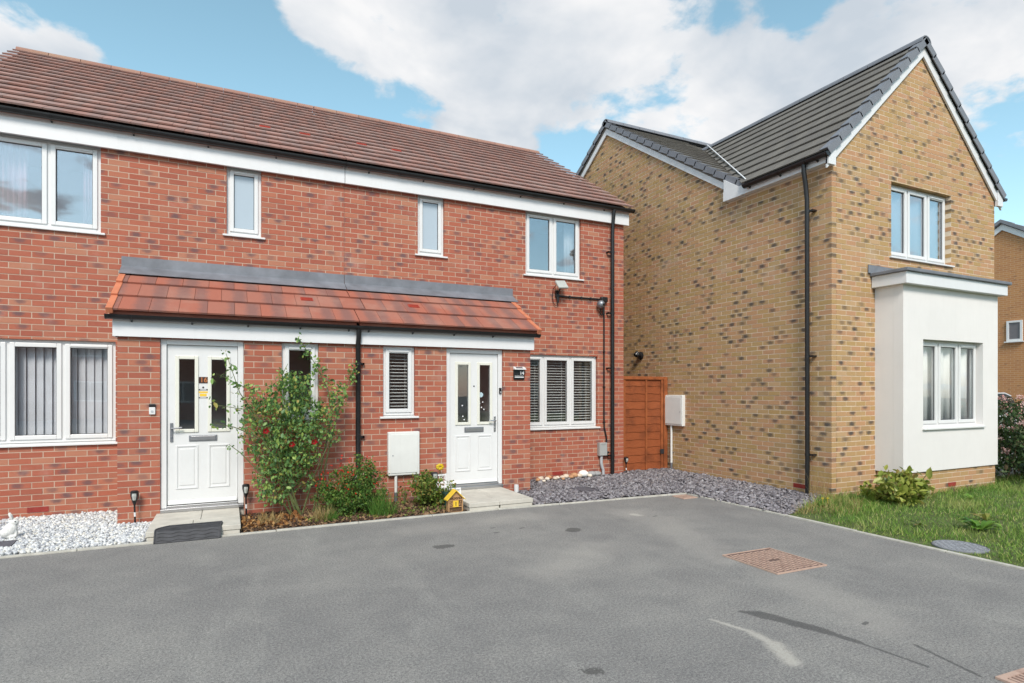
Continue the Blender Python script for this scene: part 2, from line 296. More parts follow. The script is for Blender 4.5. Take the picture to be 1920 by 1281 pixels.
def asphalt():
    t = NT('asphalt'); sp = t.node('ShaderNodeSeparateXYZ'); t.L.new(t.geo.outputs['Position'], sp.inputs[0]); X, Y = sp.outputs[0], sp.outputs[1]
    wob = t.math('ADD', t.math('SUBTRACT', t.noise(9, 5, .7), .5), t.math('MULTIPLY', t.math('SUBTRACT', t.noise(60, 4, .7), .5), .9))
    def seg(p, q, r0, r1, soft, w=.06):
        dx, dy = q[0]-p[0], q[1]-p[1]; l2 = max(dx*dx+dy*dy, 1e-6)
        u = t.math('ADD', t.math('MULTIPLY', t.math('SUBTRACT', X, p[0]), dx/l2), t.math('MULTIPLY', t.math('SUBTRACT', Y, p[1]), dy/l2), clamp=True)
        ax = t.math('SUBTRACT', X, t.math('ADD', p[0], t.math('MULTIPLY', u, dx))); ay = t.math('SUBTRACT', Y, t.math('ADD', p[1], t.math('MULTIPLY', u, dy)))
        d = t.math('SQRT', t.math('ADD', t.math('MULTIPLY', ax, ax), t.math('MULTIPLY', ay, ay)))
        d = t.math('ADD', t.math('SUBTRACT', d, t.math('ADD', r0, t.math('MULTIPLY', u, r1-r0))), t.math('MULTIPLY', wob, w))
        return t.sstep(d, soft, 0)
    def most(l):
        m = l[0]
        for x in l[1:]: m = t.math('MAXIMUM', m, x)
        return m
    big = t.noise(.7, 6, .68); mid = t.noise(2.3, 5, .65, dist=.5); fine = t.noise(130, 3, .75); agg = t.noise(330, 2, .6)
    c = t.ramp(t.math('ADD', t.math('MULTIPLY', big, .6), t.math('MULTIPLY', mid, .4)), [(.34, (.178,.171,.167)), (.5, (.222,.213,.203)), (.66, (.270,.258,.240))])
    c = t.mix(t.math('MULTIPLY', t.sstep(t.noise(.9, 5, .7, stretch=(1.6, .5, 1)), .52, .75), .4), c, (.33,.32,.295,1))
    c = t.mix(1, c, t.mix(1, c, t.ramp(t.math('ADD', t.math('MULTIPLY', fine, .6), t.math('MULTIPLY', t.noise(55, 3, .7), .4)), [(.34, (.36,.36,.37)), (.5, (1,1,1)), (.66, (1.75,1.75,1.7))]), 'MULTIPLY'))
    c = t.mix(t.sstep(agg, .70, .76), c, (.5,.49,.47,1))
    dust = most([seg((-2.05,-2.95), (-2.0,-3.4), .10, .12, .35, .3), seg((-2.0,-3.4), (-2.5,-4.95), .10, .06, .3, .3), seg((-2.5,-5.6), (-2.75,-6.6), .05, .05, .3, .3), seg((-4.9,-2.6), (-3.3,-2.5), .04, .05, .3, .3), seg((-4.2,-4.6), (-3.4,-4.1), .02, .04, .4, .4)])
    c = t.mix(t.math('MULTIPLY', dust, t.math('MULTIPLY', t.noise(3, 4, .7), .5)), c, (.42,.39,.35,1))
    pale = most([seg((-3.72,-6.04), (-3.645,-6.30), .0, .004, .03, .035), seg((-3.645,-6.30), (-3.66,-6.50), .004, .012, .05, .06), seg((-3.66,-6.50), (-3.77,-6.72), .012, .012, .08, .09), seg((-2.06,-3.0), (-2.03,-3.06), .01, .01, .08, .12)])
    c = t.mix(t.math('MULTIPLY', pale, .48), c, (.58,.54,.47,1))
    tar = most([seg((-4.79,-3.43), (-4.70,-3.42), .06, .045, .03, .16), seg((-3.21,-3.40), (-3.18,-3.36), .07, .07, .02, .09), seg((-4.90,-6.31), (-4.87,-6.32), .035, .035, .02, .14)])
    c = t.mix(t.math('MULTIPLY', tar, .68), c, (.06,.057,.054,1))
    wet = most([seg((-3.42,-6.02), (-3.34,-6.12), .008, .03, .025, .05), seg((-3.34,-6.12), (-3.20,-6.50), .05, .034, .03, .07), seg((-3.20,-6.50), (-3.16,-6.72), .032, .010, .025, .05), seg((-3.16,-6.72), (-3.12,-7.1), .004, .004, .016, .04), seg((-2.88,-6.9), (-2.98,-7.3), .006, .004, .014, .03)] + [seg((x, y), (x+.05, y+.01), .012, .008, .01, .03) for x, y in ((-4.05,-3.12), (-4.0,-2.9), (-3.7,-3.05), (-1.9,-3.2), (-2.85,-6.55))])
    c = t.mix(t.math('MULTIPLY', wet, .68), c, (.06,.058,.058,1))
    t.col(c); t.rough(.92); t.b.inputs['Specular IOR Level'].default_value = .25
    t.bump(t.math('ADD', fine, t.math('MULTIPLY', agg, .6)), .55, .006); return t.m
M['asphalt'] = asphalt()
def lawnbase():
    t = NT('lawn_soil'); t.col(t.ramp(t.noise(6, 5, .7), [(.3, (.055,.075,.02)), (.55, (.09,.12,.03)), (.75, (.17,.15,.07))])); t.rough(1); t.bump(t.noise(30, 4, .7), 1, .02); return t.m
M['lawn_base'] = lawnbase()
M['ground'] = plain('ground_paving', (.16,.155,.145,1), .95, var=.2, vscale=1.2, bump=.3, bscale=60, spec=.2)

# ------------------------------------------------------------------ geometry helpers
class MB:
    def __init__(s): s.v = []; s.f = []; s.uv = []
    def face(s, idx, uv=None):
        s.f.append(tuple(idx)); s.uv.append(uv)
    def box(s, x0, x1, y0, y1, z0, z1):
        if x0 > x1: x0, x1 = x1, x0
        if y0 > y1: y0, y1 = y1, y0
        if z0 > z1: z0, z1 = z1, z0
        b = len(s.v); s.v += [(x0,y0,z0),(x1,y0,z0),(x1,y1,z0),(x0,y1,z0),(x0,y0,z1),(x1,y0,z1),(x1,y1,z1),(x0,y1,z1)]
        for q in ((0,3,2,1),(4,5,6,7),(0,1,5,4),(2,3,7,6),(1,2,6,5),(3,0,4,7)): s.face([b+i for i in q])
        return s
    def frame(s, x0, x1, y0, y1, z0, z1, w, wb=None):     # rectangular frame in the x-z plane
        wb = wb or w
        s.box(x0, x0+w, y0, y1, z0, z1); s.box(x1-w, x1, y0, y1, z0, z1)
        s.box(x0+w, x1-w, y0, y1, z1-w, z1); s.box(x0+w, x1-w, y0, y1, z0, z0+wb); return s
    def extr(s, poly, vec, cap=True, back=True):           # polygon of 3-D points swept along vec
        b = len(s.v); n = len(poly); vec = Vector(vec); s.v += [tuple(p) for p in poly] + [tuple(Vector(p)+vec) for p in poly]
        if cap: s.face(range(b+n-1, b-1, -1))
        if back: s.face(range(b+n, b+2*n))
        for i in range(n): j = (i+1) % n; s.face((b+i, b+j, b+n+j, b+n+i))
        return s
    def tube(s, pts, r, n=8, caps=True):
        pts = [Vector(p) for p in pts]; b = len(s.v); rs = r if isinstance(r, (list, tuple)) else [r]*len(pts)
        ref = None
        for i, p in enumerate(pts):
            d = (pts[min(i+1, len(pts)-1)]-pts[max(i-1, 0)]).normalized()
            if ref is None: ref = Vector((0,0,1)) if abs(d.z) < .9 else Vector((1,0,0))
            u = d.cross(ref).normalized(); w = u.cross(d).normalized(); ref = w
            for k in range(n):
                a = 2*math.pi*k/n; s.v.append(tuple(p+(u*math.cos(a)+w*math.sin(a))*rs[i]))
        for i in range(len(pts)-1):
            for k in range(n):
                k2 = (k+1) % n; s.face((b+i*n+k, b+i*n+k2, b+(i+1)*n+k2, b+(i+1)*n+k))
        if caps: s.face(range(b+n-1, b-1, -1)); s.face(range(b+(len(pts)-1)*n, b+len(pts)*n))
        return s
    def lathe(s, prof, c, n=16, axis='z'):                 # profile of (radius, height)
        b = len(s.v)
        for (r, h) in prof:
            for k in range(n):
                a = 2*math.pi*k/n; q = (r*math.cos(a), r*math.sin(a), h)
                if axis == 'y': q = (q[0], h, q[1])
                if axis == 'x': q = (h, q[0], q[1])
                s.v.append((c[0]+q[0], c[1]+q[1], c[2]+q[2]))
        for i in range(len(prof)-1):
            for k in range(n):
                k2 = (k+1) % n; s.face((b+i*n+k, b+i*n+k2, b+(i+1)*n+k2, b+(i+1)*n+k))
        s.face(range(b+n-1, b-1, -1)); s.face(range(b+(len(prof)-1)*n, b+len(prof)*n)); return s
    def mesh(s, name):
        me = bpy.data.meshes.new(name); me.from_pydata(s.v, [], s.f)
        if any(u is not None for u in s.uv):
            ul = me.uv_layers.new(name='UVMap'); k = 0; flat = []
            for f, u in zip(s.f, s.uv):
                for i in range(len(f)): flat += list(u[i]) if u else [.5, .5]
            ul.data.foreach_set('uv', flat)
        return me
WL = {}
def wl(o): return WL.get(o.name, Vector((0,0,0))) if o else Vector((0,0,0))
def tag(o, label=None, cat=None, group=None, kind=None):
    for k, v in (('label', label), ('category', cat), ('group', group), ('kind', kind)):
        if v: o[k] = v
    return o
def link(o, parent, pos):
    COL.objects.link(o); o.parent = parent; o.location = Vector(pos)-wl(parent); WL[o.name] = Vector(pos); return o
def empty(name, loc, label, cat, group=None):
    o = bpy.data.objects.new(name, None); o.empty_display_size = .2; link(o, None, loc); return tag(o, label, cat, group)
def obj(name, mb, mat, parent=None, bevel=0, smooth=False, fixn=True, base=False):
    me = mb.mesh(name) if isinstance(mb, MB) else mb
    n = len(me.vertices); co = np.empty(n*3, dtype=np.float32); me.vertices.foreach_get('co', co); co = co.reshape(-1, 3)
    lo, hi = co.min(0), co.max(0); c = (lo+hi)/2
    if base: c[2] = lo[2]
    me.vertices.foreach_set('co', (co-c).ravel()); me.materials.append(M[mat] if isinstance(mat, str) else mat); me.update()
    if fixn and isinstance(mb, MB):
        import bmesh
        bm = bmesh.new(); bm.from_mesh(me); bmesh.ops.recalc_face_normals(bm, faces=bm.faces); bm.to_mesh(me); bm.free()
    o = bpy.data.objects.new(name, me); link(o, parent, c)
    if smooth:
        me.polygons.foreach_set('use_smooth', [True]*len(me.polygons))
    if bevel:
        b = o.modifiers.new('bevel', 'BEVEL'); b.width = bevel; b.segments = 2; b.limit_method = 'ANGLE'; b.angle_limit = math.radians(40)
    return o
def box(name, x0, x1, y0, y1, z0, z1, mat, parent=None, bevel=0): return obj(name, MB().box(x0,x1,y0,y1,z0,z1), mat, parent, bevel)
def textobj(name, body, size, loc, mat, parent, bold=0, ex=.002, align='CENTER'):
    cu = bpy.data.curves.new(name, 'FONT'); cu.body = body; cu.size = size; cu.extrude = ex; cu.align_x = align; cu.align_y = 'CENTER'; cu.offset = bold
    tmp = bpy.data.objects.new('tmp', cu); COL.objects.link(tmp); dg = bpy.context.evaluated_depsgraph_get()
    me = bpy.data.meshes.new_from_object(tmp.evaluated_get(dg)); bpy.data.objects.remove(tmp)
    me.transform(Matrix.Translation(Vector(loc)) @ Matrix.Rotation(math.pi/2, 4, 'X')); me.materials.clear()
    return obj(name, me, mat, parent)
def inst(name, tv, tf, R, T, mat, parent=None):            # many small copies of one template, joined in one mesh
    tv = np.asarray(tv, dtype=np.float32); N = len(T); k = len(tv)
    V = np.einsum('nij,kj->nki', R, tv)+T[:, None, :]
    me = bpy.data.meshes.new(name); me.vertices.add(N*k); me.vertices.foreach_set('co', V.astype(np.float32).ravel())
    ls = [len(f) for f in tf]; li = np.concatenate([np.array(f) for f in tf]); nl = len(li)
    loops = (li[None, :]+(np.arange(N)*k)[:, None]).ravel(); me.loops.add(len(loops)); me.loops.foreach_set('vertex_index', loops.astype(np.int32))
    st = np.concatenate([[0], np.cumsum(ls)[:-1]]); starts = (st[None, :]+(np.arange(N)*nl)[:, None]).ravel()
    me.polygons.add(N*len(tf)); me.polygons.foreach_set('loop_start', starts.astype(np.int32)); me.update(calc_edges=True); me.validate()
    return obj(name, me, mat, parent, base=True)
def rots(n, tilt, scale, rng=RNG):                         # random yaw, tilt from upright, scale (n,3)
    a = rng.uniform(0, 2*np.pi, n); b = rng.normal(0, 1, n)*tilt; c = rng.normal(0, 1, n)*tilt
    Z = np.zeros(n); O = np.ones(n)
    Rz = np.stack([np.stack([np.cos(a), -np.sin(a), Z], 1), np.stack([np.sin(a), np.cos(a), Z], 1), np.stack([Z, Z, O], 1)], 1)
    Rx = np.stack([np.stack([O, Z, Z], 1), np.stack([Z, np.cos(b), -np.sin(b)], 1), np.stack([Z, np.sin(b), np.cos(b)], 1)], 1)
    Ry = np.stack([np.stack([np.cos(c), Z, np.sin(c)], 1), np.stack([Z, O, Z], 1), np.stack([-np.sin(c), Z, np.cos(c)], 1)], 1)
    return Rz @ Rx @ Ry * scale[:, None, :]
ICO_V = []; ICO_F = []
def _ico():
    p = (1+5**.5)/2; vs = [(-1,p,0),(1,p,0),(-1,-p,0),(1,-p,0),(0,-1,p),(0,1,p),(0,-1,-p),(0,1,-p),(p,0,-1),(p,0,1),(-p,0,-1),(-p,0,1)]
    l = math.sqrt(1+p*p); rr = random.Random(3)
    ICO_V.extend([tuple(c/l*(.8+.4*rr.random()) for c in v) for v in vs])
    ICO_F.extend([(0,11,5),(0,5,1),(0,1,7),(0,7,10),(0,10,11),(1,5,9),(5,11,4),(11,10,2),(10,7,6),(7,1,8),(3,9,4),(3,4,2),(3,2,6),(3,6,8),(3,8,9),(4,9,5),(2,4,11),(6,2,10),(8,6,7),(9,8,1)])
_ico()
CHIP_V = [(-1,-.7,-.5),(.8,-.9,-.5),(1,.6,-.5),(-.6,.9,-.5),(-.8,-.5,.5),(.9,-.6,.5),(.7,.5,.5),(-.7,.6,.4)]
CHIP_F = [(0,3,2,1),(4,5,6,7),(0,1,5,4),(1,2,6,5),(2,3,7,6),(3,0,4,7)]
LEAF_V = [(0,0,0),(-.28,.35,.06),(.28,.35,.06),(0,.4,-.03),(-.24,.72,.02),(.24,.72,.02),(0,1,-.08)]
LEAF_F = [(0,3,1),(0,2,3),(1,3,6,4),(3,2,5,6)]
BLADE_V = [(-.5,0,0),(.5,0,0),(.36,.12,.55),(-.36,.12,.55),(0,.42,1)]; BLADE_F = [(0,1,2,3),(3,2,4)]

def rsub(rects, o):                                        # rectangles minus an opening, all (a0,a1,z0,z1)
    out = []
    for r in rects:
        a0, a1, z0, z1 = r
        if o[0] >= a1 or o[1] <= a0 or o[2] >= z1 or o[3] <= z0: out.append(r); continue
        if z0 < o[2]: out.append((a0, a1, z0, o[2]))
        if z1 > o[3]: out.append((a0, a1, o[3], z1))
        m0, m1 = max(z0, o[2]), min(z1, o[3])
        if a0 < o[0]: out.append((a0, o[0], m0, m1))
        if a1 > o[1]: out.append((o[1], a1, m0, m1))
    return out
def clip(poly, hp):                                        # keep points with n.p <= d for every half-plane
    for (nx, nz, d) in hp:
        out = []
        for i, p in enumerate(poly):
            q = poly[(i+1) % len(poly)]; a = nx*p[0]+nz*p[1]-d; b = nx*q[0]+nz*q[1]-d
            if a <= 0: out.append(p)
            if a*b < 0: u = a/(a-b); out.append((p[0]+(q[0]-p[0])*u, p[1]+(q[1]-p[1])*u))
        poly = out
        if len(poly) < 3: return []
    return poly
def P3(axis, a, z, d): return (a, d, z) if axis == 'y' else (d, a, z)   # walls facing -y ('y') or -x ('x'); d is the depth coordinate
class Wall:
    def __init__(s, axis, face, a0, a1, z0, z1, openings=(), hp=(), hpz=None, phase=0.0):
        s.axis, s.face = axis, face; s.rects = [(a0, a1, z0, z1)]; e_ = .004
        if hpz is None: hpz = z0
        for o in openings: s.rects = rsub(s.rects, (o[0]-e_, o[1]+e_, o[2]-e_, o[3]+e_))
        s.pieces = []; s.hp = hp; s.hpz = hpz
        k0 = int(math.floor(z0/.075+1e-6)); k1 = int(math.ceil(z1/.075-1e-6))
        for k in range(k0, k1):
            zb, zt = k*.075+.005, k*.075+.07; off = phase+(.1125 if k % 2 else 0)
            i0 = int(math.floor((a0-off)/.225))-1; i1 = int(math.ceil((a1-off)/.225))+1
            for i in range(i0, i1):
                b0 = off+i*.225+.005; b1 = b0+.215
                full = (b0, b1, zb, zt)
                c = (max(b0, a0), min(b1, a1), max(zb, z0), min(zt, z1))
                if c[1]-c[0] < .008 or c[3]-c[2] < .008: continue
                rs = [c]
                for o in openings: rs = rsub(rs, o)
                for r in rs:
                    if r[1]-r[0] < .008 or r[3]-r[2] < .008: continue
                    poly = [(r[0], r[2]), (r[1], r[2]), (r[1], r[3]), (r[0], r[3])]; cut = False
                    if hp and r[3] > hpz:
                        q = clip(poly, hp); cut = q != poly; poly = q
                        if len(poly) < 3: continue
                    s.pieces.append((s, full, poly, cut))
    def mortar(s, mb, t=.12, rec=.0025):
        for r in s.rects:
            parts = [r]
            if s.hp and r[3] > s.hpz:
                parts = [(r[0], r[1], r[2], s.hpz)] if r[2] < s.hpz else []
                q = clip([(r[0], max(r[2], s.hpz)), (r[1], max(r[2], s.hpz)), (r[1], r[3]), (r[0], r[3])], s.hp)
                if len(q) >= 3: mb.extr([P3(s.axis, a, z, s.face+rec) for a, z in q], P3(s.axis, 0, 0, t))
            for p in parts:
                mb.extr([P3(s.axis, a, z, s.face+rec) for a, z in ((p[0],p[2]),(p[1],p[2]),(p[1],p[3]),(p[0],p[3]))], P3(s.axis, 0, 0, t))
def brick_add(mb, piece, org, dep=.1, jit=0.0):
    w, full, poly, cut = piece; n = len(poly); b = len(mb.v)
    for d in (w.face+jit, w.face+dep):
        for a, z in poly:
            p = P3(w.axis, a, z, d); mb.v.append((p[0]-org[0], p[1]-org[1], p[2]-org[2]))
    uv = [((a-full[0])/(full[1]-full[0]), (z-full[2])/(full[3]-full[2])) for a, z in poly]
    mb.face(range(b, b+n), uv)
    for i in range(n): j = (i+1) % n; mb.face((b+j, b+i, b+n+i, b+n+j), [uv[j], uv[i], uv[i], uv[j]])
BC = {}
def lay_bricks(walls, parent, mat, limit=300):
    ps = [p for w in walls for p in w.pieces]; sc = []
    for i, (w, full, poly, cut) in enumerate(ps):
        ca = sum(p[0] for p in poly)/len(poly); cz = sum(p[1] for p in poly)/len(poly)
        x, y, t = proj(P3(w.axis, ca, cz, w.face)); wd = max(p[0] for p in poly)-min(p[0] for p in poly); ht = max(p[1] for p in poly)-min(p[1] for p in poly)
        vis = 0 <= x <= 1920 and 0 <= y <= 1281 and not cut
        foreshort = 1
        if w.axis == 'x': foreshort = abs((P3(w.axis, ca, cz, w.face)[0]-CAM.x)/t)
        sc.append(((wd*ht*foreshort/(t*t)) if vis else 0, i))
    sc.sort(reverse=True); single = {i for s_, i in sc[:limit] if s_ > 0}
    rest = MB(); rr = random.Random(5)
    for i, p in enumerate(ps):
        j = rr.uniform(-.0018, .0018)
        if i not in single: brick_add(rest, p, (0,0,0), jit=j); continue
        w, full, poly, cut = p; a0 = min(q[0] for q in poly); a1 = max(q[0] for q in poly); z0 = min(q[1] for q in poly); z1 = max(q[1] for q in poly)
        key = (w.axis, mat, round(a1-a0, 4), round(z1-z0, 4), round(a0-full[0], 3))
        org = Vector(P3(w.axis, (a0+a1)/2, (z0+z1)/2, w.face))
        if key not in BC:
            m = MB(); brick_add(m, p, org); me = m.mesh('brick'); me.materials.append(M[mat]); BC[key] = me
        o = bpy.data.objects.new('brick', BC[key]); link(o, parent, org+Vector(P3(w.axis, 0, 0, j)))
    r = obj('brickwork', rest, mat, parent, fixn=False); r['kind'] = 'stuff'
TC = {}
def tiles(parent, name, mat, O, ax, up, L, n_courses, gauge, tw, th=.022, phase=0, hp=(), lift=.03, vents=(), single=True, over=.06, odd=(0, 0)):
    ax = Vector(ax).normalized(); up = Vector(up).normalized(); nn = ax.cross(up).normalized()
    if nn.z < 0: nn = -nn
    O = Vector(O); R = Matrix((ax, up, nn)).transposed(); joined = MB()
    for k in range(n_courses):
        s0 = k*gauge; s1 = s0+gauge+(over if k < n_courses-1 else 0); off = (phase+(tw/2 if k % 2 else 0)) % tw
        a = -tw+off
        lo_, hi_ = (odd[0], L+odd[1]) if k % 2 else (0, L)
        while a < hi_-1e-6:
            a0, a1 = max(a, lo_), min(a+tw, hi_); aa = a; a += tw
            if a1-a0 < .03: continue
            poly = [(a0+.002, s0), (a1-.002, s0), (a1-.002, s1), (a0+.002, s1)]
            if hp:
                poly = clip(poly, hp)
                if len(poly) < 3 or max(p[0] for p in poly)-min(p[0] for p in poly) < .02: continue
            ca, cs = sum(p[0] for p in poly)/len(poly), sum(p[1] for p in poly)/len(poly)
            full = not hp or len(poly) == 4 and abs((max(p[0] for p in poly)-min(p[0] for p in poly))*(max(p[1] for p in poly)-min(p[1] for p in poly))-(a1-a0-.004)*(s1-s0)) < 1e-6
            def addto(mb, oc, os, T):
                b = len(mb.v); n = len(poly)
                for dz in (th, 0):
                    for p in poly:
                        h = lift*(1-(p[1]-s0)/(s1-s0)*.95)+dz
                        q = Vector((p[0]-oc, p[1]-os, h)); mb.v.append(tuple(T(q)))
                uv = [((p[0]-aa)/tw, (p[1]-s0)/(s1-s0)) for p in poly]
                mb.face(range(b, b+n), uv)
                for i in range(n): j = (i+1) % n; mb.face((b+j, b+i, b+n+i, b+n+j), [uv[j], uv[i], uv[i], uv[j]])
            if not single: addto(joined, 0, 0, lambda q: O+R@q); continue
            key = (round(a1-a0, 3), round(a0-aa, 3), round(s1-s0, 3), th, lift, tw)
            if full and key in TC: me = TC[key]
            else:
                m = MB(); addto(m, ca, cs, lambda q: q); me = m.mesh(name)
                if full: TC[key] = me
            if not me.materials: me.materials.append(M[mat])
            o = bpy.data.objects.new(name, me)
            o.material_slots[0].link = 'OBJECT'; o.material_slots[0].material = M[mat]
            link(o, parent, O+ax*ca+up*cs+nn*random.uniform(-.001, .0015)); o.rotation_euler = R.to_euler()
            for (va, vk) in vents:
                if vk == k and a0 <= va < a1:
                    v = MB(); v.box(-.08, .08, -.05, .05, lift*.5+th-.004, lift*.5+th+.012); [v.box(-.07, .07, y-.006, y+.006, lift*.5+th+.010, lift*.5+th+.018) for y in (-.03, 0, .03)]
                    me2 = v.mesh('vent'); me2.materials.append(M['tile_vent']); vo = bpy.data.objects.new('vent', me2); COL.objects.link(vo); vo.parent = o
    if not single: r = obj(name, joined, mat, parent, fixn=False); r['kind'] = 'stuff'; return r
def gutter(name, parent, x0, x1, y, z, r=.056, mat='black_plastic', axis='x', brackets=(), unions=(), fascia_dir=1):
    m = MB(); n = 9
    def pt(a, u, v): return (a, y+u, z+v) if axis == 'x' else (y+u, a, z+v)
    prof = [(r*math.cos(math.pi+math.pi*k/n), r*math.sin(math.pi+math.pi*k/n)) for k in range(n+1)]
    prof = prof + [(p[0]*.9, p[1]*.9) for p in reversed(prof)]
    m.extr([pt(x0, *p) for p in prof], Vector(pt(x1, 0, 0))-Vector(pt(x0, 0, 0)))
    for e, s_ in ((x0, -1), (x1, 1)):
        m.extr([pt(e, 1.06*p[0], 1.06*p[1]) for p in prof[:n+1]], Vector(pt(e+s_*.012, 0, 0))-Vector(pt(e, 0, 0)))
    g = obj(name, m, mat, parent)
    for b in brackets:
        k = MB(); pr = [(1.08*r*math.cos(math.pi+math.pi*i/n), 1.08*r*math.sin(math.pi+math.pi*i/n)) for i in range(n+1)]; pr += [(p[0]*.94, p[1]*.94) for p in reversed(pr)]
        k.extr([pt(b-.011, *p) for p in pr], Vector(pt(b+.011, 0, 0))-Vector(pt(b-.011, 0, 0)))
        lo, hi = (.0, r*1.3) if fascia_dir > 0 else (-r*1.3, 0)
        k.extr([pt(b-.009, lo if fascia_dir > 0 else hi, -r*.9), pt(b-.009, hi if fascia_dir > 0 else lo, -r*1.5), pt(b-.009, hi if fascia_dir > 0 else lo, -r*.5)], Vector(pt(b+.009, 0, 0))-Vector(pt(b-.009, 0, 0)))
        obj('gutter_bracket', k, mat, g)
    for b in unions:
        k = MB(); pr = [(1.1*r*math.cos(math.pi+math.pi*i/n), 1.1*r*math.sin(math.pi+math.pi*i/n)) for i in range(n+1)]; pr += [(p[0]*.92, p[1]*.92) for p in reversed(pr)]
        k.extr([pt(b-.05, *p) for p in pr], Vector(pt(b+.05, 0, 0))-Vector(pt(b-.05, 0, 0))); obj('gutter_union', k, mat, g)
    return g
def downpipe(parent, pts, r, clips, axis='y', name='downpipe', side=1):
    m = MB(); m.tube(pts, r, 14); d = obj(name, m, 'black_plastic', parent, smooth=True)
    b = d.modifiers.new('split', 'EDGE_SPLIT'); b.split_angle = math.radians(50)
    for (x, y, z) in clips:
        k = MB(); k.lathe([(r*1.13, -.02), (r*1.13, .02)], (x, y, z), 14)
        if axis == 'y': k.box(x+side*r*.9, x+side*(r+.055), y+.01, y+.04, z-.013, z+.013); k.box(x+side*(r+.03), x+side*(r+.055), y+.01, y+.12, z-.013, z+.013)
        else: k.box(x-.005, x+.12, y-(r+.055), y-r*.9, z-.013, z+.013)
        obj('pipe_clip', k, 'black_plastic', d)
    return d
def window(parent, x0, x1, z0, z1, yf, lights, glass='glass', sill=True, room=1.6, vent=(), inset=.05, name='window', sillx=.05, fw=.052, sw=.052):
    """casement window in a wall facing -y; lights are the x positions of its mullions"""
    y0 = yf+inset
    xs = [x0]+list(lights)+[x1]
    m = MB().frame(x0, x1, y0, y0+.07, z0, z1, fw)
    for l in lights: m.box(l-.028, l+.028, y0+.001, y0+.069, z0+fw, z1-fw)
    w = obj(name, m, 'upvc', parent, bevel=.004)
    for i in range(len(xs)-1):
        a = xs[i]+(fw-.012 if i == 0 else .018); b = xs[i+1]-(fw-.012 if i == len(xs)-2 else .018)
        sz0, sz1 = z0+fw-.012, z1-fw+.012
        if i in vent:
            obj('trickle_vent', MB().box(a+.05, b-.05, y0-.030, y0+.002, sz1-.034, sz1-.018), 'upvc', w)
            sz1 -= .0
        obj('sash', MB().frame(a, b, y0-.018, y0+.045, sz0, sz1, sw), 'upvc', w, bevel=.006)
        obj('pane', MB().box(a+sw-.004, b-sw+.004, y0+.012, y0+.020, sz0+sw-.004, sz1-sw+.004), glass if isinstance(glass, str) else glass[i], w)
        g = MB().frame(a+sw-.0005, b-sw+.0005, y0+.004, y0+.011, sz0+sw-.0005, sz1-sw+.0005, .007); obj('gasket', g, 'black_matt', w)
    if sill:
        s_ = MB().extr([(x0-sillx, y0+.03, z0-.002), (x0-sillx, yf-.035, z0-.018), (x0-sillx, yf-.035, z0-.042), (x0-sillx, y0+.03, z0-.042)], (x1-x0+2*sillx, 0, 0)); obj('sill', s_, 'upvc', w, bevel=.003)
    if room:
        d0, d1 = yf+.125, yf+.125+room; e = .35; q = MB(); b = 0
        X0, X1, Z0, Z1 = x0-e, x1+e, z0-.5, z1+.12
        q.v = [(X0,d0,Z0),(X1,d0,Z0),(X1,d1,Z0),(X0,d1,Z0),(X0,d0,Z1),(X1,d0,Z1),(X1,d1,Z1),(X0,d1,Z1)]
        for f in ((0,1,2,3),(7,6,5,4),(3,2,6,7),(1,5,6,2),(0,3,7,4)): q.face(f)
        obj('interior_room', q, 'room', parent, fixn=False)
    return w
